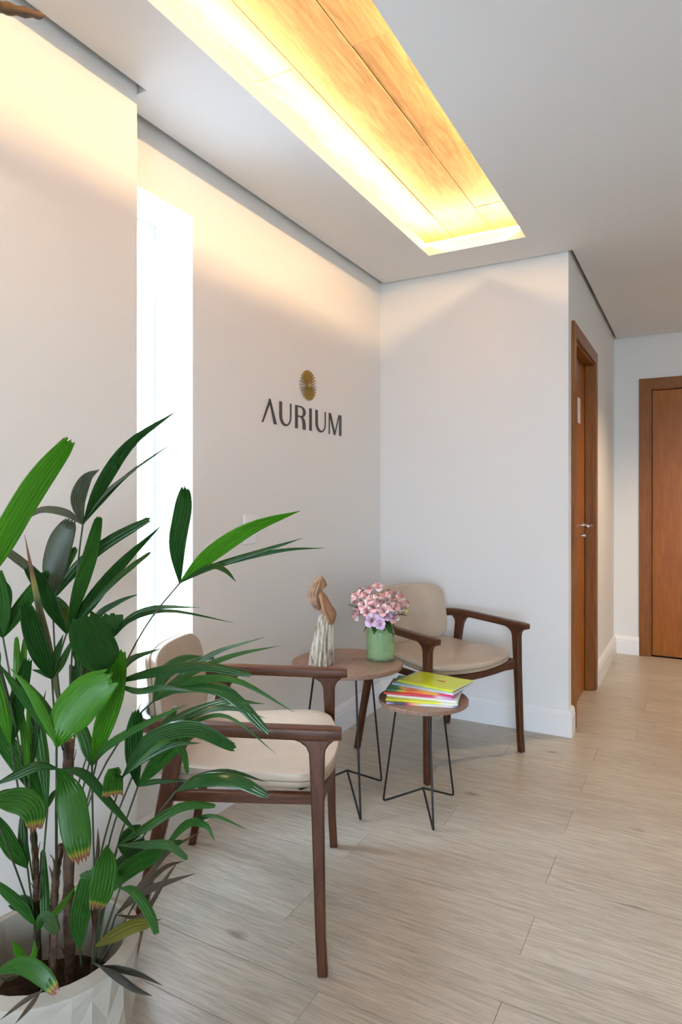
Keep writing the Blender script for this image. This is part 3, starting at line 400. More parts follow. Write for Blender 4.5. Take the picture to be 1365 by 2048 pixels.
skirting('baseboard_left_near', 'white moulded skirting board behind the palm planter', [(XN, YB), (XN, YN), (XL + .018, YN)], 1)
skirting('baseboard_back', 'white moulded skirting board behind the far armchair, returning at the corner', [(XL, YK), (XC, YK), (XC, D10 - .072)], 1)
skirting('baseboard_corridor', 'white moulded skirting board running into the corridor corner', [(XC, D11 + .082), (XC, YE), (D20 - .075, YE)], 1)

# ------------------------------------------------------------------ doors
d1 = empty('door_1', (XC, (D10 + D11) / 2, 0)); tag(d1, 'brown wooden door seen edge-on in the corridor side wall', kind='structure')
def dbox(name, mat, par, q, bevel=.002):
    o1 = par if par.type == 'EMPTY' else par.parent
    ox, oy = o1.location.x, o1.location.y
    return MB().box(q[0] - ox, q[1] - ox, q[2] - oy, q[3] - oy, q[4], q[5]).build(name, mat, par, smooth=0, bevel=bevel)
cw, ct = .075, .016
dbox('casing', M['casing'], d1, (XC, XC + ct, D10 - cw, D10, .001, DZ + cw))
dbox('casing', M['casing'], d1, (XC, XC + ct, D11, D11 + cw + .005, .001, DZ + cw))
dbox('casing', M['casing'], d1, (XC, XC + ct, D10, D11, DZ, DZ + cw))
dbox('jamb', M['casing'], d1, (XC - .15, XC + .003, D10 - .002, D10 + .012, .001, DZ))
dbox('jamb', M['casing'], d1, (XC - .15, XC + .003, D11 - .012, D11 + .002, .001, DZ))
dbox('jamb', M['casing'], d1, (XC - .15, XC + .003, D10 + .012, D11 - .012, DZ - .012, DZ + .002))
dbox('door_stop', M['casing'], d1, (XC - .047, XC - .02, D11 - .024, D11 - .012, .001, DZ - .012), .003)
leaf1 = dbox('leaf', M['door'], d1, (XC - .087, XC - .050, D10 + .015, D11 - .015, .006, DZ - .015))
def lever(par, ox, oy, x, y, z, ax):              # ax: outward direction of the door face (0 = +x, 1 = -y)
    f = (lambda a, b_, c: (x + a - ox, y + b_ - oy, z + c)) if ax == 0 else (lambda a, b_, c: (x + b_ - ox, y - a - oy, z + c))
    b = MB()
    b.tube([f(0, 0, 0), f(.006, 0, 0)], .024, 20); b.tube([f(.004, 0, 0), f(.045, 0, 0)], .009, 12)
    b.tube([f(.045, .008, 0), f(.047, -.03, 0), f(.045, -.11, -.002)], [.010, .0095, .008], 10)
    h = b.build('handle', M['chrome'], par); h['label'] = 'chrome lever handle'
    k = MB().tube([f(0, 0, -.065), f(.006, 0, -.065)], .021, 20).tube([f(.005, 0, -.065), f(.016, 0, -.065)], .011, 12).build('lock', M['chrome'], par); k['label'] = 'chrome key cylinder'
lever(leaf1, XC, (D10 + D11) / 2, XC - .050, D11 - .075, 1.043, 0)
b = MB().box(XC - .050 - XC, XC - .047 - XC, 4.06 - (D10 + D11) / 2, 4.14 - (D10 + D11) / 2, 1.66, 1.81)
b.build('door_plate', M['white_plastic'], leaf1, smooth=0)['label'] = 'white plate on the door'
d2 = empty('door_2', (D20 + .41, YE, 0)); tag(d2, 'brown wooden door closed at the end of the corridor', kind='structure')
dbox('casing', M['casing'], d2, (D20 - cw, D20, YE - ct, YE, .001, DZ + cw)); dbox('casing', M['casing'], d2, (D21, D21 + cw, YE - ct, YE, .001, DZ + cw))
dbox('casing', M['casing'], d2, (D20, D21, YE - ct, YE, DZ, DZ + cw))
dbox('jamb', M['casing'], d2, (D20 - .002, D20 + .012, YE - .003, YE + .15, .001, DZ)); dbox('jamb', M['casing'], d2, (D21 - .012, D21 + .002, YE - .003, YE + .15, .001, DZ))
dbox('jamb', M['casing'], d2, (D20 + .012, D21 - .012, YE - .003, YE + .15, DZ - .012, DZ + .002))
leaf2 = dbox('leaf', M['door'], d2, (D20 + .015, D21 - .015, YE + .022, YE + .058, .006, DZ - .015))
leaf2['label'] = 'plain orange-brown veneered leaf'
lever(leaf2, D20 + .41, YE, D21 - .075, YE + .022, 1.043, 1)

# ------------------------------------------------------------------ windows
w1 = empty('window_1', (XL, (W0 + W1) / 2, WZ0)); tag(w1, 'tall narrow window glowing white with daylight behind the near armchair', kind='structure')
yc = (W0 + W1) / 2; hw = (W1 - W0) / 2; hh = WZ1 - WZ0
b = MB(); fx0, fx1 = -.20, -.186; e = .009
b.box(fx0, fx1, -hw, -hw + e, 0, hh); b.box(fx0, fx1, hw - e, hw, 0, hh); b.box(fx0, fx1, -hw + e, hw - e, 0, e); b.box(fx0, fx1, -hw + e, hw - e, hh - e, hh)
b.build('window_frame', M['window_frame'], w1, smooth=0)
MB().box(-.197, -.192, -hw + e, hw - e, e, hh - e).build('pane', M['pane'], w1, smooth=0)
MB().box(-.187, .004, -hw + .001, hw - .001, -.0, .006).build('window_sill', M['white_frame'], w1, smooth=0, bevel=.002)
w2 = empty('window_2', (WX0, YB, 0)); tag(w2, 'wide glazed front outside the picture behind the viewer', kind='structure')
b = MB(); L = WX1 - WX0
for q in ((0, .04), (L / 2 - .02, L / 2 + .02), (L - .04, L)): b.box(q[0], q[1], -.09, -.05, 0, 2.3)
b.box(.04, L - .04, -.09, -.05, 0, .04); b.box(.04, L - .04, -.09, -.05, 2.26, 2.3)
b.build('window_frame', M['white_frame'], w2, smooth=0)
for q in ((.04, L / 2 - .02), (L / 2 + .02, L - .04)): MB().box(q[0], q[1], -.073, -.067, .04, 2.26).build('pane', M['pane'], w2, smooth=0)

# ------------------------------------------------------------------ lamps
def strip(x0, x1, y0, y1, label):
    o = MB().box(x0, x1, y0, y1, CZ + .080, CZ + .086).build('led_strip', M['led'], smooth=0)
    tag(o, label, 'led strip', 'led strips in the ceiling recess')
strip(-1.290, -1.278, TY0 - .1, 3.22, 'warm led strip hidden behind the left lip of the ceiling recess')
strip(-.655, -.643, TY0 - .1, 3.22, 'warm led strip hidden behind the right lip of the ceiling recess')
strip(-1.27, -.66, 3.215, 3.227, 'warm led strip hidden behind the far end of the ceiling recess')
def downlight(x, y, power, label, aim, size=R(95)):  # builds the corridor lamp and the added near-wall fill
    t = empty('recessed_downlight', (x, y, CZ)); tag(t, label, 'downlight')
    MB().lathe([(.038, -.001), (.05, -.001), (.05, -.004), (.046, -.006), (.038, -.004)], 28).build('trim_ring', M['white_plastic'], t)
    MB().lathe([(.0, -.002), (.037, -.002), (.037, -.001), (0, -.001)], 24).build('lens', M['lamp'], t)
    l = bpy.data.lights.new('downlight', 'SPOT'); l.energy = power; l.color = (1, .74, .46); l.spot_size = size; l.spot_blend = .8; l.shadow_soft_size = .05
    o = bpy.data.objects.new('downlight_beam', l); COL.objects.link(o); o.parent = t; o.location = (0, 0, -.03)
    o.rotation_euler = (Vector(aim) - Vector((x, y, CZ))).to_track_quat('-Z', 'Y').to_euler()
downlight(.40, 4.42, CORRIDOR_POWER, 'recessed warm downlight in the corridor ceiling, outside the picture', (.40, 4.42, 0), R(125))
downlight(-.95, .30, FILL_POWER, 'added warm fill light washing the near wall, outside the picture', (-1.5, .55, 1.5), R(110))  # added fill to warm the near wall, shaped like a downlight

# ------------------------------------------------------------------ armchairs
def rrect(a0, a1, b0, b1, r, n=6):
    out = []
    for cx, cy, s in ((a1 - r, b1 - r, 0), (a0 + r, b1 - r, 90), (a0 + r, b0 + r, 180), (a1 - r, b0 + r, 270)):
        for k in range(n + 1): out.append((cx + r * math.cos(R(s + 90 * k / n)), cy + r * math.sin(R(s + 90 * k / n))))
    # more points along the straight sides so the pad can bend
    res = []
    for i in range(len(out)):
        p, q = out[i], out[(i + 1) % len(out)]; res.append(p)
        d = math.hypot(q[0] - p[0], q[1] - p[1]); m = int(d / .04)
        for j in range(1, m + 1): res.append((p[0] + (q[0] - p[0]) * j / (m + 1), p[1] + (q[1] - p[1]) * j / (m + 1)))
    return res
def pad(poly, thick, fn, edge=.008, crown=.0):
    """soft-edged pad: outline poly, thickness, fn(a,b,h) -> point"""
    ca = sum(p[0] for p in poly) / len(poly); cb_ = sum(p[1] for p in poly) / len(poly)
    def ring(scale, h, inset=0):
        out = []
        for a, b_ in poly:
            da, db = a - ca, b_ - cb_; L = math.hypot(da, db)
            k = scale * (1 - inset / L) if L else 0
            out.append(fn(ca + da * k, cb_ + db * k, h))
        return out
    rs = []
    for s in (.02, .3, .6, .85): rs.append(ring(s, -thick / 2, edge))
    rs += [ring(1, -thick / 2, edge), ring(1, -thick / 2 + edge * .3, edge * .3), ring(1, -thick / 2 + edge, 0), ring(1, thick / 2 - edge, 0),
           ring(1, thick / 2 - edge * .3, edge * .3), ring(1, thick / 2, edge)]
    for s in (.85, .6, .3, .02): rs.append(ring(s, thick / 2 + crown * (1 - s), edge))
    return MB().rings(rs)
def make_chair():
    c = empty('armchair')
    # curved arm-and-back rail (horseshoe)
    side = [(.302, .290, .604), (.20, .290, .606), (.06, .290, .610), (-.08, .288, .614), (-.16, .278, .612), (-.215, .245, .607), (-.248, .19, .603), (-.266, .10, .601), (-.272, 0, .600)]
    path = spline(side + [(u, -v, z) for u, v, z in side[-2::-1]], 57)
    rings = []
    for i, p in enumerate(path):
        t = (path[min(i + 1, 56)] - path[max(i - 1, 0)]).normalized(); nrm = Vector((0, 0, 1)).cross(t).normalized()
        e = min(i, 56 - i) / 28                   # 0 at the tips, 1 behind the back
        w = .019 + (.0125 - .019) * max(0, (e - .45) / .55) + .002 * max(0, 1 - e * 4); h = .0155 + .006 * max(0, (e - .3) / .7)
        k = .8 if i in (0, 56) else 1
        sec = rrect(-w * k, w * k, -h * k, h * k, .006 * k, 3)
        rings.append([p + nrm * a + Vector((0, 0, 1)) * b_ for a, b_ in sec[:]])
    MB().rings(rings).build('arm_rail', M['walnut_x'], c, smooth=50)
    for s in (1, -1):
        fp = [(.242, 0), (.268, 0), (.262, .10), (.258, .40), (.259, .55), (.262, .566), (.270, .578), (.283, .588), (.285, .596),
              (.170, .600), (.172, .592), (.196, .584), (.212, .572), (.219, .556), (.221, .52), (.226, .40), (.236, .10)]
        def ff(a, b_, h, s=s): return (a, s * (.304 - .016 * b_ / .6 + h), b_)
        MB().prism(fp, ff, -.0145, .0145).build('leg', M['walnut_z'], c, bevel=.004)
        rp = [(-.252, 0), (-.228, 0), (-.186, .20), (-.138, .40), (-.110, .53), (-.101, .560), (-.086, .582), (-.070, .594), (-.072, .602),
              (-.172, .602), (-.168, .590), (-.152, .575), (-.150, .555), (-.154, .53), (-.176, .40), (-.215, .20)]
        def rf(a, b_, h, s=s): return (a, s * (.303 - .022 * b_ / .6 + h), b_)
        MB().prism(rp, rf, -.0135, .0135).build('leg', M['walnut_z'], c, bevel=.004)
        sp = [(-.150, .425), (-.155, .410), (.228, .405), (.226, .437), (-.140, .440)]
        MB().prism([(-.160, .420), (.232, .416), (.230, .443), (-.150, .446)], lambda a, b_, h, s=s: (a, s * (.270 + h), b_), -.011, .011).build('side_rail', M['walnut_x'], c, bevel=.003)
        # bracket that flares from the front rail into the leg
    pth = [(.238, .285, .413), (.247, .20, .405), (.258, .10, .402), (.262, 0, .401), (.258, -.10, .402), (.247, -.20, .405), (.238, -.285, .413)]
    rings = []
    for i, p in enumerate(spline(pth, 25)):
        e = abs(i - 12) / 12; h = .014 + .016 * max(0, e - .62) / .38
        rings.append([(p.x + a, p.y, p.z - h + .014 + b_ + h) for a, b_ in ((-.012, -h), (.010, -h), (.010, .018), (-.012, .018))])
    MB().rings(rings).build('front_rail', M['walnut_x'], c, bevel=.003)
    MB().prism([(-.26, -.011), (.26, -.011), (.26, .017), (-.26, .017)], lambda a, b_, h: (-.155 + h, a, .417 + b_), -.011, .011).build('back_rail', M['walnut_x'], c, bevel=.003)
    # seat: upholstered pad on a thinner shell, bowed front edge
    def seat_poly(w):
        out = []
        for a, b_ in rrect(-.205, .235, -.262 + w, .262 - w, .055):
            q = (a + .205) / .44; t = b_ / .262
            out.append((a + .048 * (1 - t * t) * max(0, q) ** 2, b_ * (.84 + .16 * min(1, q * 1.25)) if q < .8 else b_))
        return out
    def dish(a, b_, h): return (a, b_, .4545 + h + .010 * (b_ / .26) ** 2 + .010 * max(0, -a / .2) ** 2 - .006 * max(0, a / .28) ** 3)
    seat = pad(seat_poly(0), .020, lambda a, b_, h: dish(a, b_, h + .0135), .0035, .001).build('seat', M['leather'], c, smooth=60)
    pad(seat_poly(.001), .016, lambda a, b_, h: dish(a, b_, h - .005), .004).build('seat_shell', M['leather_edge'], seat, smooth=60)
    # backrest: bent cushion on a shell
    def bf(a, b_, h):                            # a across, b up, h towards the sitter
        f = .045 * (a / .235) ** 2
        u = -.236 + f - .11 * (b_ - .60) + h
        return (u, a - .28 * h * (a / .235) * 0, b_)
    bp = []
    for a, b_ in rrect(-.236, .236, .487, .766, .062):
        q = (b_ - .487) / .279; bp.append((a * (1.0 - .06 * (q - .35) ** 2 * 2), b_ + .006 * (a / .236) ** 2 * (-1 if q > .5 else 1)))
    bk = pad(bp, .020, lambda a, b_, h: bf(a, b_, h + .009), .004, .001).build('backrest', M['leather'], c, smooth=60)
    pad(bp, .014, lambda a, b_, h: bf(a, b_, h - .0085), .004).build('backrest_shell', M['leather_edge'], bk, smooth=60)
    return c
near_chair = make_chair()
near_chair.location = (-1.195, 1.5725, 0); near_chair.rotation_euler.z = R(26.8)
tag(near_chair, 'walnut armchair with cream leather seat in front of the narrow window', 'armchair', 'walnut armchairs')
far_chair = copy_tree(near_chair); far_chair.location = (-1.0955, 2.9575, 0); far_chair.rotation_euler.z = R(-25.5)
tag(far_chair, 'walnut armchair with tan leather seat in the far corner behind the side tables', 'armchair', 'walnut armchairs')

# ------------------------------------------------------------------ side tables
def side_table(c, r, zt, th, feet, top_r, apex, label):
    t = empty('side_table', (*c, 0)); tag(t, label, 'side table', 'round wire-leg side tables')
    MB().lathe([(0, zt - th), (r - .002, zt - th), (r, zt - th + .002), (r, zt - .002), (r - .002, zt), (0, zt)], 72).build('table_top', M['tabletop'], t, smooth=30)
    for fx, fy in feet:
        d = Vector((fx - c[0], fy - c[1], 0)); u = d.normalized(); rw = .0042
        top = u * top_r + Vector((0, 0, zt - th + .001)); foot = d + Vector((0, 0, rw))
        a = (top - foot).normalized(); ap = Vector((0, 0, apex)); b_ = (ap - foot).normalized()
        pts = [top, foot + a * .05, foot + a * .016, foot + a * .005 + b_ * .002, foot + b_ * .005 + a * .002, foot + b_ * .016, foot + b_ * .05, ap]
        MB().tube(pts, rw, 8).build('wire_leg', M['black_metal'], t, smooth=60)
    return t
side_table((-1.238, 2.305), .223, .550, .018, [(-1.099, 2.153), (-1.177, 2.501), (-1.439, 2.260)], .135, .109, 'taller round walnut side table holding the clay figure and the flowers')
side_table((-.931, 2.357), .173, .434, .016, [(-.834, 2.212), (-1.094, 2.339), (-.864, 2.519)], .105, .083, 'lower round walnut side table carrying the stack of magazines')

# ------------------------------------------------------------------ magazines
def cover(name, base, bands, axis='X'):
    m, n, l, p = nt(name)
    tc = n.new('ShaderNodeTexCoord'); sp = n.new('ShaderNodeSeparateXYZ'); l.new(tc.outputs['Generated'], sp.inputs[0])
    nz = n.new('ShaderNodeTexNoise'); nz.inputs['Scale'].default_value = 3.5; l.new(tc.outputs['Generated'], nz.inputs['Vector'])
    ma = n.new('ShaderNodeMath'); ma.operation = 'MULTIPLY_ADD'; ma.inputs[1].default_value = .28; l.new(nz.outputs['Fac'], ma.inputs[0]); l.new(sp.outputs[axis], ma.inputs[2])
    sb = n.new('ShaderNodeMath'); sb.operation = 'SUBTRACT'; sb.inputs[1].default_value = .14; l.new(ma.outputs[0], sb.inputs[0])
    r = n.new('ShaderNodeValToRGB'); e = r.color_ramp.elements
    cols = [(0, base)] + bands; e[0].position = cols[0][0]; e[0].color = (*cols[0][1], 1); e[1].position = cols[-1][0]; e[1].color = (*cols[-1][1], 1)
    for pos, cc in cols[1:-1]: k = e.new(pos); k.color = (*cc, 1)
    l.new(sb.outputs[0], r.inputs['Fac']); l.new(r.outputs['Color'], p.inputs['Base Color']); p.inputs['Roughness'].default_value = .28
    return m
MC = [cover('cover_violet_photo', (.42, .42, .70), [(.14, (.05, .05, .10)), (.26, (.05, .04, .09)), (.32, (.70, .08, .20)), (.42, (.75, .55, .25)), (.50, (.70, .70, .75)), (.9, (.72, .72, .74)), (.97, (.07, .05, .13))]),
      cover('cover_yellow', (.62, .66, .03), [(.72, (.62, .66, .03)), (.80, (.75, .77, .60))]),
      cover('cover_white', (.78, .77, .77), [(.45, (.74, .72, .74)), (.6, (.78, .74, .76)), (1, (.78, .77, .77))]),
      cover('cover_red', (.62, .10, .07), [(.3, (.60, .06, .08)), (.72, (.52, .03, .13)), (.78, (.70, .60, .66)), (1, (.45, .16, .42))]),
      cover('cover_fruit_photo', (.03, .22, .10), [(.16, (.05, .25, .10)), (.24, (.72, .52, .05)), (.34, (.72, .10, .03)), (.5, (.74, .28, .05)), (.72, (.76, .42, .06)), (.82, (.66, .03, .12)), (1, (.62, .03, .14))]),
      cover('cover_blue', (.36, .50, .54), [(.2, (.40, .54, .60)), (.8, (.44, .57, .62)), (.93, (.66, .72, .74))]),
      cover('cover_lime', (.50, .56, .02), [(.1, (.52, .58, .02)), (.9, (.55, .62, .02))])]
NM = ['magazine with a dark violet photo cover at the bottom of the stack', 'yellow magazine second from the bottom of the stack', 'white magazine in the middle of the stack',
      'red magazine under the fruit-photo one in the stack', 'magazine with an orange and green fruit photo in the stack', 'pale blue magazine right under the lime green one', 'lime green magazine lying on top of the stack']
for i, ((x, y, z), ang, L) in enumerate(MAGS):
    L = max(L, .262) if i < 6 else .245; D = .205 if i < 6 else .172; th = .006
    t = empty('magazine', (x, y, z), R(ang)); tag(t, NM[i], 'magazine', 'magazines on the low side table')
    nx = 10
    def sheet(z0, z1, inset, lift, mat, name):
        rs = []
        for k in range(nx + 1):
            u = inset + (L - 2 * inset) * k / nx; dz = lift * (max(0, 1 - k / 3) ** 2) * -.5 + (lift * max(0, (k - 6) / 4) ** 2 * 1.2)
            rs.append([(u, inset, z0 + dz), (u, D - inset, z0 + dz), (u, D - inset, z1 + dz), (u, inset, z1 + dz)])
        return MB().rings(rs).build(name, mat, t, smooth=30)
    lf = .0 if i < 6 else .002
    sheet(.0, .0006, 0, lf, MC[i], 'back_cover'); sheet(.0006, th - .0006, .0015, lf, M['paper'], 'pages')
    sheet(th - .0006, th, 0, lf, MC[i], 'front_cover')
    MB().box(0, L, -.0006, .0008, 0, th).build('spine', MC[i], t, smooth=0)
    if i == 6:
        zt = th + .0004
        a = MB().add([(.118, .090, zt), (.150, .080, zt), (.152, .096, zt)], [(0, 1, 2)]).build('cover_emblem', plain('print_black', (.03, .04, .03), .4), t, smooth=0); a['label'] = 'small black and red printed mark'
        MB().add([(.140, .086, zt + .0002), (.165, .078, zt + .0002), (.158, .104, zt + .0002)], [(0, 1, 2)]).build('cover_emblem', plain('print_red', (.70, .10, .04), .4), t, smooth=0)
        MB().add([(.20, .012, zt), (.238, .012, zt), (.238, .040, zt), (.20, .040, zt)], [(0, 1, 2, 3)]).build('cover_sticker', M['paper'], t, smooth=0)

# ------------------------------------------------------------------ clay figure
SF = .000406
RV = Vector((math.cos(R(YAW)), math.sin(R(YAW)), 0)); FV = Vector((-math.sin(R(YAW)), math.cos(R(YAW)), 0))
fig = empty('clay_figurine', (-1.306, 2.215, .550), R(YAW)); tag(fig, 'clay figure of a long-haired woman in a pleated whitewashed skirt on the side table', 'figurine')
def sp_(cx, cy, d=0): return Vector(((cx - 308) * SF, d, (935 - cy) * SF))   # x to the right of the figure's profile, y away from the viewer
rnd = random.Random(5)
# skirt with deep hand-made pleats
rs = []; N = 64
ph = [rnd.uniform(-.5, .5) for _ in range(16)]
for k in range(15):
    t = k / 14; z = .196 * t; cx = .0 + .020 * t ** 1.3; a = .0545 + (.029 - .0545) * t ** .9; d = a * .86
    ring = []
    for j in range(N):
        th = 2 * math.pi * j / N
        w = math.sin(th * 15 + 1.2 * math.sin(th * 3) + 1.1 * t) * .5 + .5
        g = 1 - (.24 * (1 - w) ** 2) * (1 - .35 * t) + .03 * math.sin(th * 4 + t * 5)
        ring.append((cx + a * g * math.cos(th), d * g * math.sin(th), z + (.004 * math.sin(th * 5) if k == 14 else 0)))
    rs.append(ring)
MB().rings(rs).build('skirt', M['skirt'], fig, smooth=70)
# torso, neck and head as one loft (she faces +x)
prof = [(.024, .160, .026, .024), (.0275, .178, .029, .026), (.030, .197, .0305, .027), (.027, .215, .028, .026), (.019, .233, .0225, .0245), (.012, .250, .0195, .026), (.006, .264, .0185, .030), (.001, .276, .0145, .030), (-.002, .284, .009, .016),
        (-.003, .291, .0070, .0075), (-.0015, .298, .0075, .0075), (.004, .304, .0115, .0105), (.005, .312, .0145, .0125), (.0035, .322, .0155, .0135), (.001, .332, .0145, .0125), (-.002, .341, .010, .009), (-.004, .346, .003, .003)]
rs = []
for x, z, a, d in prof:
    ring = []
    for j in range(28):
        th = 2 * math.pi * j / 28; q = 1.0
        px, py = a * math.cos(th), d * math.sin(th)
        if .303 < z < .33:                        # nose, lips and chin on the +x side
            k = max(0, math.cos(th)) ** 14
            px += k * {.304: .002, .312: .0045, .322: .0005}.get(z, 0)
            px -= .0022 * max(0, math.cos(th - .42)) ** 30 + .0022 * max(0, math.cos(th + .42)) ** 30 if z == .322 else 0
        ring.append((x + px, py, z))
    rs.append(ring)
MB().rings(rs).build('body', M['clay'], fig, smooth=80)
for s in (-1, 1):                                 # arms, hands meeting under the belly
    pts = [(.002, s * .027, .274), (.004, s * .033, .252), (.010, s * .035, .228), (.020, s * .031, .200), (.032, s * .022, .178), (.036, s * .014, .158), (.034, s * .012, .146)]
    p2 = spline(pts, 18); MB().tube(p2, [.0085 - .0035 * i / 17 + (.0015 if 13 < i < 17 else 0) for i in range(18)], 10).build('arm', M['clay'], fig, smooth=80)
hb = MB()
for k in range(26):                               # long locks falling down the back
    a = rnd.uniform(-1.25, 1.25); o = rnd.uniform(-.2, .5)
    top = Vector((.002 - .006 * abs(a), .007 * math.sin(a), .343 - .004 * abs(a)))
    ca_ = -abs(math.cos(a)) if k % 3 else .35
    p1 = Vector((-.009 + .015 * ca_, .014 * math.sin(a), .330)); p2 = Vector((-.018 + .019 * ca_, .018 * math.sin(a), .305)); p3 = Vector((-.026 + .023 * ca_, .021 * math.sin(a), .277))
    p4 = Vector((-.024 + .018 * ca_ + rnd.uniform(-.003, .003), .020 * math.sin(a * 1.1), .247)); p5 = Vector((-.012 + .008 * ca_ + rnd.uniform(-.004, .004), .017 * math.sin(a * 1.1), .220 + rnd.uniform(-.008, .014)))
    pp = spline([top, p1, p2, p3, p4, p5], 16); hb.tube(pp, [.0034 + .0016 * math.sin(i / 15 * 3.1) - .0022 * (i / 15) ** 3 for i in range(16)], 6)
rs = []
for i_, (x, z, a, d) in enumerate([(-.001, .347, .004, .004), (-.003, .343, .011, .010), (-.007, .333, .0155, .0145), (-.013, .318, .018, .0165), (-.020, .300, .021, .019), (-.026, .280, .024, .022), (-.027, .260, .0225, .023), (-.021, .240, .017, .021), (-.012, .222, .010, .015), (-.008, .212, .004, .007)]):
    rs.append([(x + a * (1 + .09 * math.sin(11 * q + i_ * .5)) * math.cos(q), d * (1 + .09 * math.sin(11 * q + i_ * .5)) * math.sin(q), z) for q in [2 * math.pi * j / 44 for j in range(44)]])
hb.rings(rs)
hb.build('hair', M['hair'], fig, smooth=80)

# ------------------------------------------------------------------ vase and flowers
VX, VY = -1.135, 2.400
def green_glass():
    m, n, l, p = nt('green_glass')
    p.inputs['Base Color'].default_value = (.47, .63, .37, 1); p.inputs['Roughness'].default_value = .08
    t = n.new('ShaderNodeBsdfTransparent'); t.inputs[0].default_value = (.84, .95, .79, 1)
    x = n.new('ShaderNodeMixShader'); x.inputs[0].default_value = .33
    l.new(t.outputs[0], x.inputs[1]); l.new(p.outputs[0], x.inputs[2]); l.new(x.outputs[0], n['Material Output'].inputs['Surface'])
    return m
GG = green_glass()
vase = empty('glass_vase', (VX, VY, .550)); tag(vase, 'green glass vase holding the pink flowers on the taller side table', 'vase')
outer = [(0, .0), (.050, 0), (.0555, .003), (.0575, .010), (.058, .02), (.058, .108), (.0565, .117), (.052, .125), (.046, .130), (.041, .134), (.040, .140), (.042, .149)]
inner = [(.0395, .149), (.0375, .140), (.0385, .134), (.043, .129), (.049, .123), (.0535, .115), (.055, .106), (.055, .02), (.052, .010), (0, .008)]
MB().lathe(outer + inner, 48).build('body', GG, vase, smooth=50)
def petal(w, Lr, Lz, curl, name, mat):
    rs = []
    for k in range(7):
        t = k / 6; r = .003 + Lr * t ** 1.25; z = Lz * math.sin(t * 1.45) - curl * t ** 3
        ww = w * (.22 + .78 * math.sin(min(1, t * 1.12) * math.pi * .62)) * (1 if t < .85 else 1 - (t - .85) * 4.2)
        rs.append([(r, ww * s, z + .10 * abs(s) * ww + .0006 * math.sin(9 * t + 5 * s)) for s in (-1, -.5, 0, .5, 1)])
    return MB().rings(rs, cap=False, closed=False)
pm_ = {}
rnd = random.Random(21)
LBL = ['pink flower stem with pale inner petals in the green glass vase', 'pale pink and white flower stem among the pink ones in the vase', 'lilac flower stem low at the front of the green glass vase']
for i, c in enumerate(BLOOMS):
    c = Vector(c); base = Vector((VX + rnd.uniform(-.02, .02), VY + rnd.uniform(-.02, .02), .575))
    kind = 2 if i in (12, 13, 16) else (1 if i % 3 == 0 else 0)
    t = empty('flower_stem', base); tag(t, LBL[kind], 'flower', ['pink flowers', 'pale pink flowers', 'lilac flowers'][kind] + ' in the green vase')
    neck = Vector((VX + (c.x - VX) * .20, VY + (c.y - VY) * .20, .695))
    d = (c - Vector((VX, VY, .70))).normalized(); d = (d + Vector((rnd.uniform(-.35, .35), rnd.uniform(-.35, .35), rnd.uniform(-.1, .3)))).normalized()
    b0 = c - d * .020
    pts = spline([base, neck, (neck + b0) / 2 + Vector((0, 0, .012)), b0], 12)
    MB().tube([p - base for p in pts], .0020, 6).build('stem', M['stem'], t, smooth=80)
    rot = d.to_track_quat('Z', 'Y').to_matrix() @ Matrix.Rotation(rnd.uniform(0, 6), 3, 'Z'); sc = rnd.uniform(.95, 1.3)
    for k in range(6):
        inn = k % 2; key = (kind, inn)
        mat = M[('palepink' if (inn and kind != 2) or kind == 1 else 'lilac' if kind == 2 else 'pink')]
        if inn and kind == 1: mat = M['pink']
        if key not in pm_:
            o = petal(.0085 if inn else .0125, .020 if inn else .024, .028 if inn else .026, .006 if inn else .014, 'petal', mat).build('petal', mat, t, smooth=80); pm_[key] = o
        else:
            o = pm_[key].copy(); COL.objects.link(o); o.parent = t
        mtx = (rot @ Matrix.Rotation(R(60 * k), 3, 'Z')).to_4x4(); o.matrix_local = Matrix.Translation(b0 - base) @ mtx @ Matrix.Scale(sc, 4)
    sm = MB()
    for k in range(5):
        q = rot @ Vector((.006 * math.cos(k * 1.3), .006 * math.sin(k * 1.3), .030)); sm.tube([b0 - base, b0 - base + q * .6, b0 - base + q * sc], [.0006, .0006, .0012], 5)
    sm.build('stamen', M['stamen'], t)
    if i < len(FLEAVES):
        a, e = Vector(FLEAVES[i][0]), Vector(FLEAVES[i][1])
        a = (a + neck) / 2
        p3 = spline([a, (a + e) / 2 + Vector((0, 0, .010)), e], 9); dirv = (e - a).normalized(); side = dirv.cross(Vector((0, 0, 1))).normalized()
        if side.length < .1: side = RV.copy()
        side = (side + RV * .3).normalized(); rs = []
        for k, p in enumerate(p3):
            w = .013 * math.sin(math.pi * (k / 8) ** .8) + .0006; rs.append([p - base - side * w, p - base + Vector((0, 0, -.002)), p - base + side * w])
        MB().rings(rs, cap=False, closed=False).build('leaf', M['fleaf'], t, smooth=80)
for k, (x, y, z) in enumerate([(-1.172, 2.365, .765), (-1.03, 2.40, .748), (-1.075, 2.36, .752)]):
    base = Vector((VX, VY, .58)); t = empty('flower_stem', base); tag(t, 'stem with a closed yellow-green bud in the green glass vase', 'flower', 'buds in the green vase')
    e = Vector((x, y, z)); n_ = Vector((VX + (x - VX) * .2, VY + (y - VY) * .2, .695))
    MB().tube([p - base for p in spline([base, n_, e], 9)], .0018, 6).build('stem', M['stem'], t)
    MB().tube([e - base + (e - n_).normalized() * q for q in (0, .006, .013, .019, .024)], [.002, .007, .008, .005, .001], 8).build('bud', M['bud'], t, smooth=80)

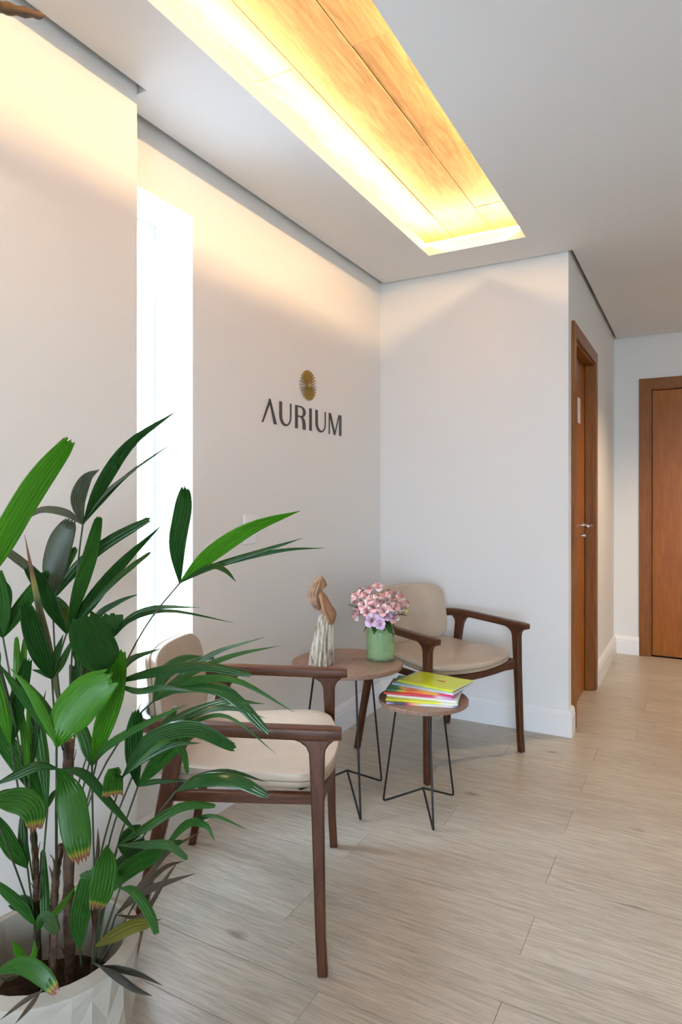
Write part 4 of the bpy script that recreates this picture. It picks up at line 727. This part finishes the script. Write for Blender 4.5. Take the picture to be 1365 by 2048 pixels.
# ------------------------------------------------------------------ wall sign and switch
sign = empty('wall_sign', (XL, 2.61, 1.53)); tag(sign, 'charcoal lettering AURIUM under a gold sunburst on the white wall', 'sign')
def wall_fn(y0=2.61, zb=1.53): return lambda a, b_, h: (h, a - y0, b_ - zb)
wf = wall_fn()
Z0, Z1 = 1.531, 1.637
def letter(polys):
    b = MB()
    for p in polys: b.prism(p, wf, .001, .005)
    b.build('letter', M['letter'], sign, smooth=0)
def arcU(y0, y1, wl, wr):                         # thick left stem, thin right stem, round bottom
    zr = Z0 + (y1 - y0) / 2 * .95; cy = (y0 + y1) / 2
    o, i_ = [], []
    for k in range(13):
        a = math.pi + math.pi * k / 12
        o.append((cy + (y1 - y0) / 2 * math.cos(a), zr + (zr - Z0) * math.sin(a)))
        q = k / 12; ci = (y0 + wl + y1 - wr) / 2; ri = (y1 - wr - y0 - wl) / 2
        i_.append((ci + ri * math.cos(a), zr + (zr - Z0 - .009) * math.sin(a)))
    quads = [[(y0, Z1), (y0, zr), (y0 + wl, zr), (y0 + wl, Z1)], [(y1 - wr, Z1), (y1 - wr, zr), (y1, zr), (y1, Z1)]]
    for k in range(12): quads.append([o[k], o[k + 1], i_[k + 1], i_[k]])
    return quads
letter([[(2.256, Z0), (2.263, Z0), (2.318, Z1 - .012), (2.312, Z1)], [(2.308, Z1), (2.317, Z1), (2.366, Z0), (2.347, Z0)]])
letter(arcU(2.389, 2.482, .018, .006))
rb = [[(2.518, Z0), (2.536, Z0), (2.536, Z1), (2.518, Z1)]]
oo, ii = [], []
for k in range(11):
    a = math.pi / 2 - math.pi * k / 10
    oo.append((2.566 + .040 * math.cos(a), 1.611 + .026 * math.sin(a))); ii.append((2.566 + .020 * math.cos(a), 1.611 + .0195 * math.sin(a)))
rb += [[oo[k], oo[k + 1], ii[k + 1], ii[k]] for k in range(10)]
rb += [[(2.538, Z1), (2.538, Z1 - .0065), (2.566, Z1 - .0065), (2.566, Z1)], [(2.538, 1.585), (2.538, 1.5915), (2.566, 1.5915), (2.566, 1.585)]]
leg_o = [(2.575, 1.590), (2.590, 1.583), (2.600, 1.571), (2.6045, 1.555), (2.6045, Z0)]; leg_i = [(2.566, 1.585), (2.575, 1.578), (2.581, 1.568), (2.584, 1.553), (2.584, Z0)]
rb += [[leg_o[k], leg_o[k + 1], leg_i[k + 1], leg_i[k]] for k in range(4)]
letter(rb)
letter([[(2.643, Z0), (2.661, Z0), (2.661, Z1), (2.643, Z1)]])
letter(arcU(2.700, 2.795, .018, .006))
letter([[(2.829, Z0), (2.834, Z0), (2.834, Z1), (2.829, Z1)], [(2.829, Z1), (2.848, Z1), (2.895, Z0), (2.881, Z0)], [(2.884, Z0), (2.890, Z0), (2.937, Z1), (2.931, Z1)], [(2.937, Z0), (2.957, Z0), (2.957, Z1), (2.937, Z1)]])
sun = MB().tube([(.001, 2.627 - 2.61, 1.743 - 1.53), (.012, 2.627 - 2.61, 1.743 - 1.53)], .010, 20).build('sunburst', M['gold'], sign); sun['label'] = 'gold sunburst emblem of thin rays'
for k in range(28):
    a = 2 * math.pi * (k + .25) / 28; r0, r1 = .006, .0715; w0, w1 = .0007, .0011; ca, sa = math.cos(a), math.sin(a)
    q = [(2.627 + r0 * ca - w0 * sa, 1.743 + r0 * sa + w0 * ca), (2.627 + r0 * ca + w0 * sa, 1.743 + r0 * sa - w0 * ca), (2.627 + r1 * ca + w1 * sa, 1.743 + r1 * sa - w1 * ca), (2.627 + r1 * ca - w1 * sa, 1.743 + r1 * sa + w1 * ca)]
    MB().prism(q, wf, .002, .010).build('ray', M['gold'], sun, smooth=0)
sw = empty('light_switch', (XL, 2.170, 1.079)); tag(sw, 'white light switch plate on the wall behind the palm leaf', 'switch')
MB().box(.0, .008, -.041, .041, -.061, .061).build('plate', M['white_plastic'], sw, smooth=0, bevel=.003)
MB().box(.008, .011, -.024, .024, -.044, .044).build('rocker', M['white_plastic'], sw, smooth=0, bevel=.002)
# socket low on the same wall, behind the near armchair
# ------------------------------------------------------------------ driftwood on the near wall
dw = [(-1.525, .60, 2.10), (-1.36, .70, 2.165), (-1.26, .791, 2.198), (-1.254, .829, 2.211), (-1.254, .886, 2.237), (-1.247, .932, 2.256)]
pts = spline(dw, 30); rr = []
for i in range(30):
    t = i / 29; rr.append((.0135 * (1 - t ** 3 * .55) + .0015 * math.sin(i * 1.7)) * (1 if i < 28 else .72 if i == 28 else .25))
tag(MB().tube(pts, rr, 12).build('driftwood_branch', M['drift'], smooth=80), 'mottled brown driftwood branch tip fixed high on the cream wall', 'driftwood')

# ------------------------------------------------------------------ potted palm
PC = Vector((-1.160, .878, 0)); palm = empty('potted_palm', PC); tag(palm, 'tall lady palm with glossy green fans in a faceted grey planter', 'potted plant')
b = MB(); N = 14; PH = .300; PR = .176; rnd = random.Random(8)
def pring(r, z, off=0, jit=0): return [(r * (1 + rnd.uniform(-jit, jit)) * math.cos(2 * math.pi * (k + off) / N), r * (1 + rnd.uniform(-jit, jit)) * math.sin(2 * math.pi * (k + off) / N), z) for k in range(N)]
NN = 2 * N
def fr(r0, r1, z, ph=0): return [((r0 if (k + ph) % 2 == 0 else r1) * math.cos(2 * math.pi * k / NN), (r0 if (k + ph) % 2 == 0 else r1) * math.sin(2 * math.pi * k / NN), z) for k in range(NN)]
rings = [fr(.118, .118, .0), fr(.130, .140, .02), fr(.160, .154, .10, 0), fr(.164, .171, .20, 0), fr(.170, .174, .262, 1), fr(.1755, .1755, .284), fr(.1745, .1745, .290), fr(.152, .152, .300), fr(.148, .148, .296), fr(.146, .146, .19), fr(.138, .138, .12)]
tri = MB(); tri.rings(rings, cap=True)
f2 = []
for q in tri.f:                                   # split the body quads so that the facets show as triangles
    if len(q) == 4 and q[0] < NN * 4:
        f2 += ([(q[0], q[1], q[2]), (q[0], q[2], q[3])] if (q[0] % 2 == 0) else [(q[0], q[1], q[3]), (q[1], q[2], q[3])])
    else: f2.append(q)
tri.f = f2
tri.build('planter', M['pot'], palm, smooth=0)['label'] = 'faceted grey fibre-clay planter'
rs = []
for r in (.001, .04, .08, .12, .1445):
    rs.append([(r * math.cos(2 * math.pi * k / 24), r * math.sin(2 * math.pi * k / 24), .165 + rnd.uniform(-.006, .006)) for k in range(24)])
MB().rings(rs, cap=False).build('soil', M['soil'], palm)
for pts, r in CANES:
    pts = [Vector(p) - PC for p in pts]
    if pts[0].z > .17: pts = [Vector((pts[0].x * .97, pts[0].y * .97, .158))] + pts
    pp = spline(pts, 40); cn = MB().tube(pp, [r * (1 + .16 * math.sin(i * 2.1) * rnd.uniform(.2, 1)) for i in range(40)], 9)
    for k in range(22):                           # coarse fibre of the leaf sheaths
        p = pp[rnd.randrange(3, 39)]; a = rnd.uniform(0, 6.3); d = Vector((math.cos(a), math.sin(a), 0)); h = rnd.uniform(.012, .03)
        cn.tube([p + d * r * .9, p + d * r * 1.25 + Vector((0, 0, h * .6)), p + d * r * (1.2 + rnd.random() * .9) + Vector((0, 0, h))], [.0011, .0009, .0004], 4)
    cn.build('cane', M['cane'], palm, smooth=80)
CAM = Vector((0, 0, 1.2))
def leaflet(pts, w, tip, par, mat):
    n = 15; P = spline(pts, n); b = MB(); rs = []; uv = []; m = 9 if w < .03 else 15
    tilt = rnd.uniform(-.35, .35) * (1 if w < .03 else .35); up_ = .5 if w < .035 else .15; sag = rnd.uniform(.10, .2)
    for i, p in enumerate(P):
        t = i / (n - 1); tg = (P[min(i + 1, n - 1)] - P[max(i - 1, 0)]).normalized()
        nh = Vector((.76, -.60, .15 + up_)).normalized()
        side = tg.cross(nh)
        if side.length < .15: side = tg.cross(Vector((.8, -.3, .5)))
        side.normalize(); nr = side.cross(tg).normalized()
        side, nr = side * math.cos(tilt) + nr * math.sin(tilt), nr * math.cos(tilt) - side * math.sin(tilt)
        if tip == 'p': prof = (.10 + .90 * math.sin(min(1, t / .42) * math.pi / 2)) * (1 if t < .42 else max(.03, 1 - ((t - .42) / .58) ** 1.7))
        elif tip == 'f': prof = .08 + .92 * math.sin(min(1, t / .8) * math.pi / 2)
        else: prof = (.10 + .90 * math.sin(min(1, t / .45) * math.pi / 2)) * (1 if t < .6 else 1 - .50 * ((t - .6) / .4) ** 2)
        hw_ = w * .5 * prof; ring = []
        for j in range(m):
            s = j / (m - 1) * 2 - 1
            q = p + side * hw_ * s - nr * (sag * hw_ * s * s) + nr * (min(hw_ * .085, .0011) * (1 if j % 2 else -1))
            if i == n - 1 and tip in 'bf': q = q + tg * rnd.uniform(-.10, .14) * w + (P[-1] - P[-2]) * (-.25 * s * s)
            ring.append(q); uv.append(((s + 1) / 2 * min(1.5, w / .02), t))
        rs.append(ring)
    b.rings(rs, cap=False, closed=False); b.uv = uv
    return b.build('leaflet', mat, par, smooth=70)
rnd = random.Random(17)
for hub, pet, lfs in FRONDS:
    h = Vector(hub) - PC; pp = [Vector(p) - PC for p in pet]
    fo = MB().tube(spline([h] + pp, 14) if len(pp) > 1 else [h, (h + pp[0]) / 2, pp[0]], .0019, 6).build('frond', M['petiole'], palm, smooth=80)
    for pts, w, tip, col in lfs:
        leaflet([h] + [Vector(p) - PC for p in pts], w * 1.12 if w > .012 else w * 1.1 + .0035, tip, fo, M[col])
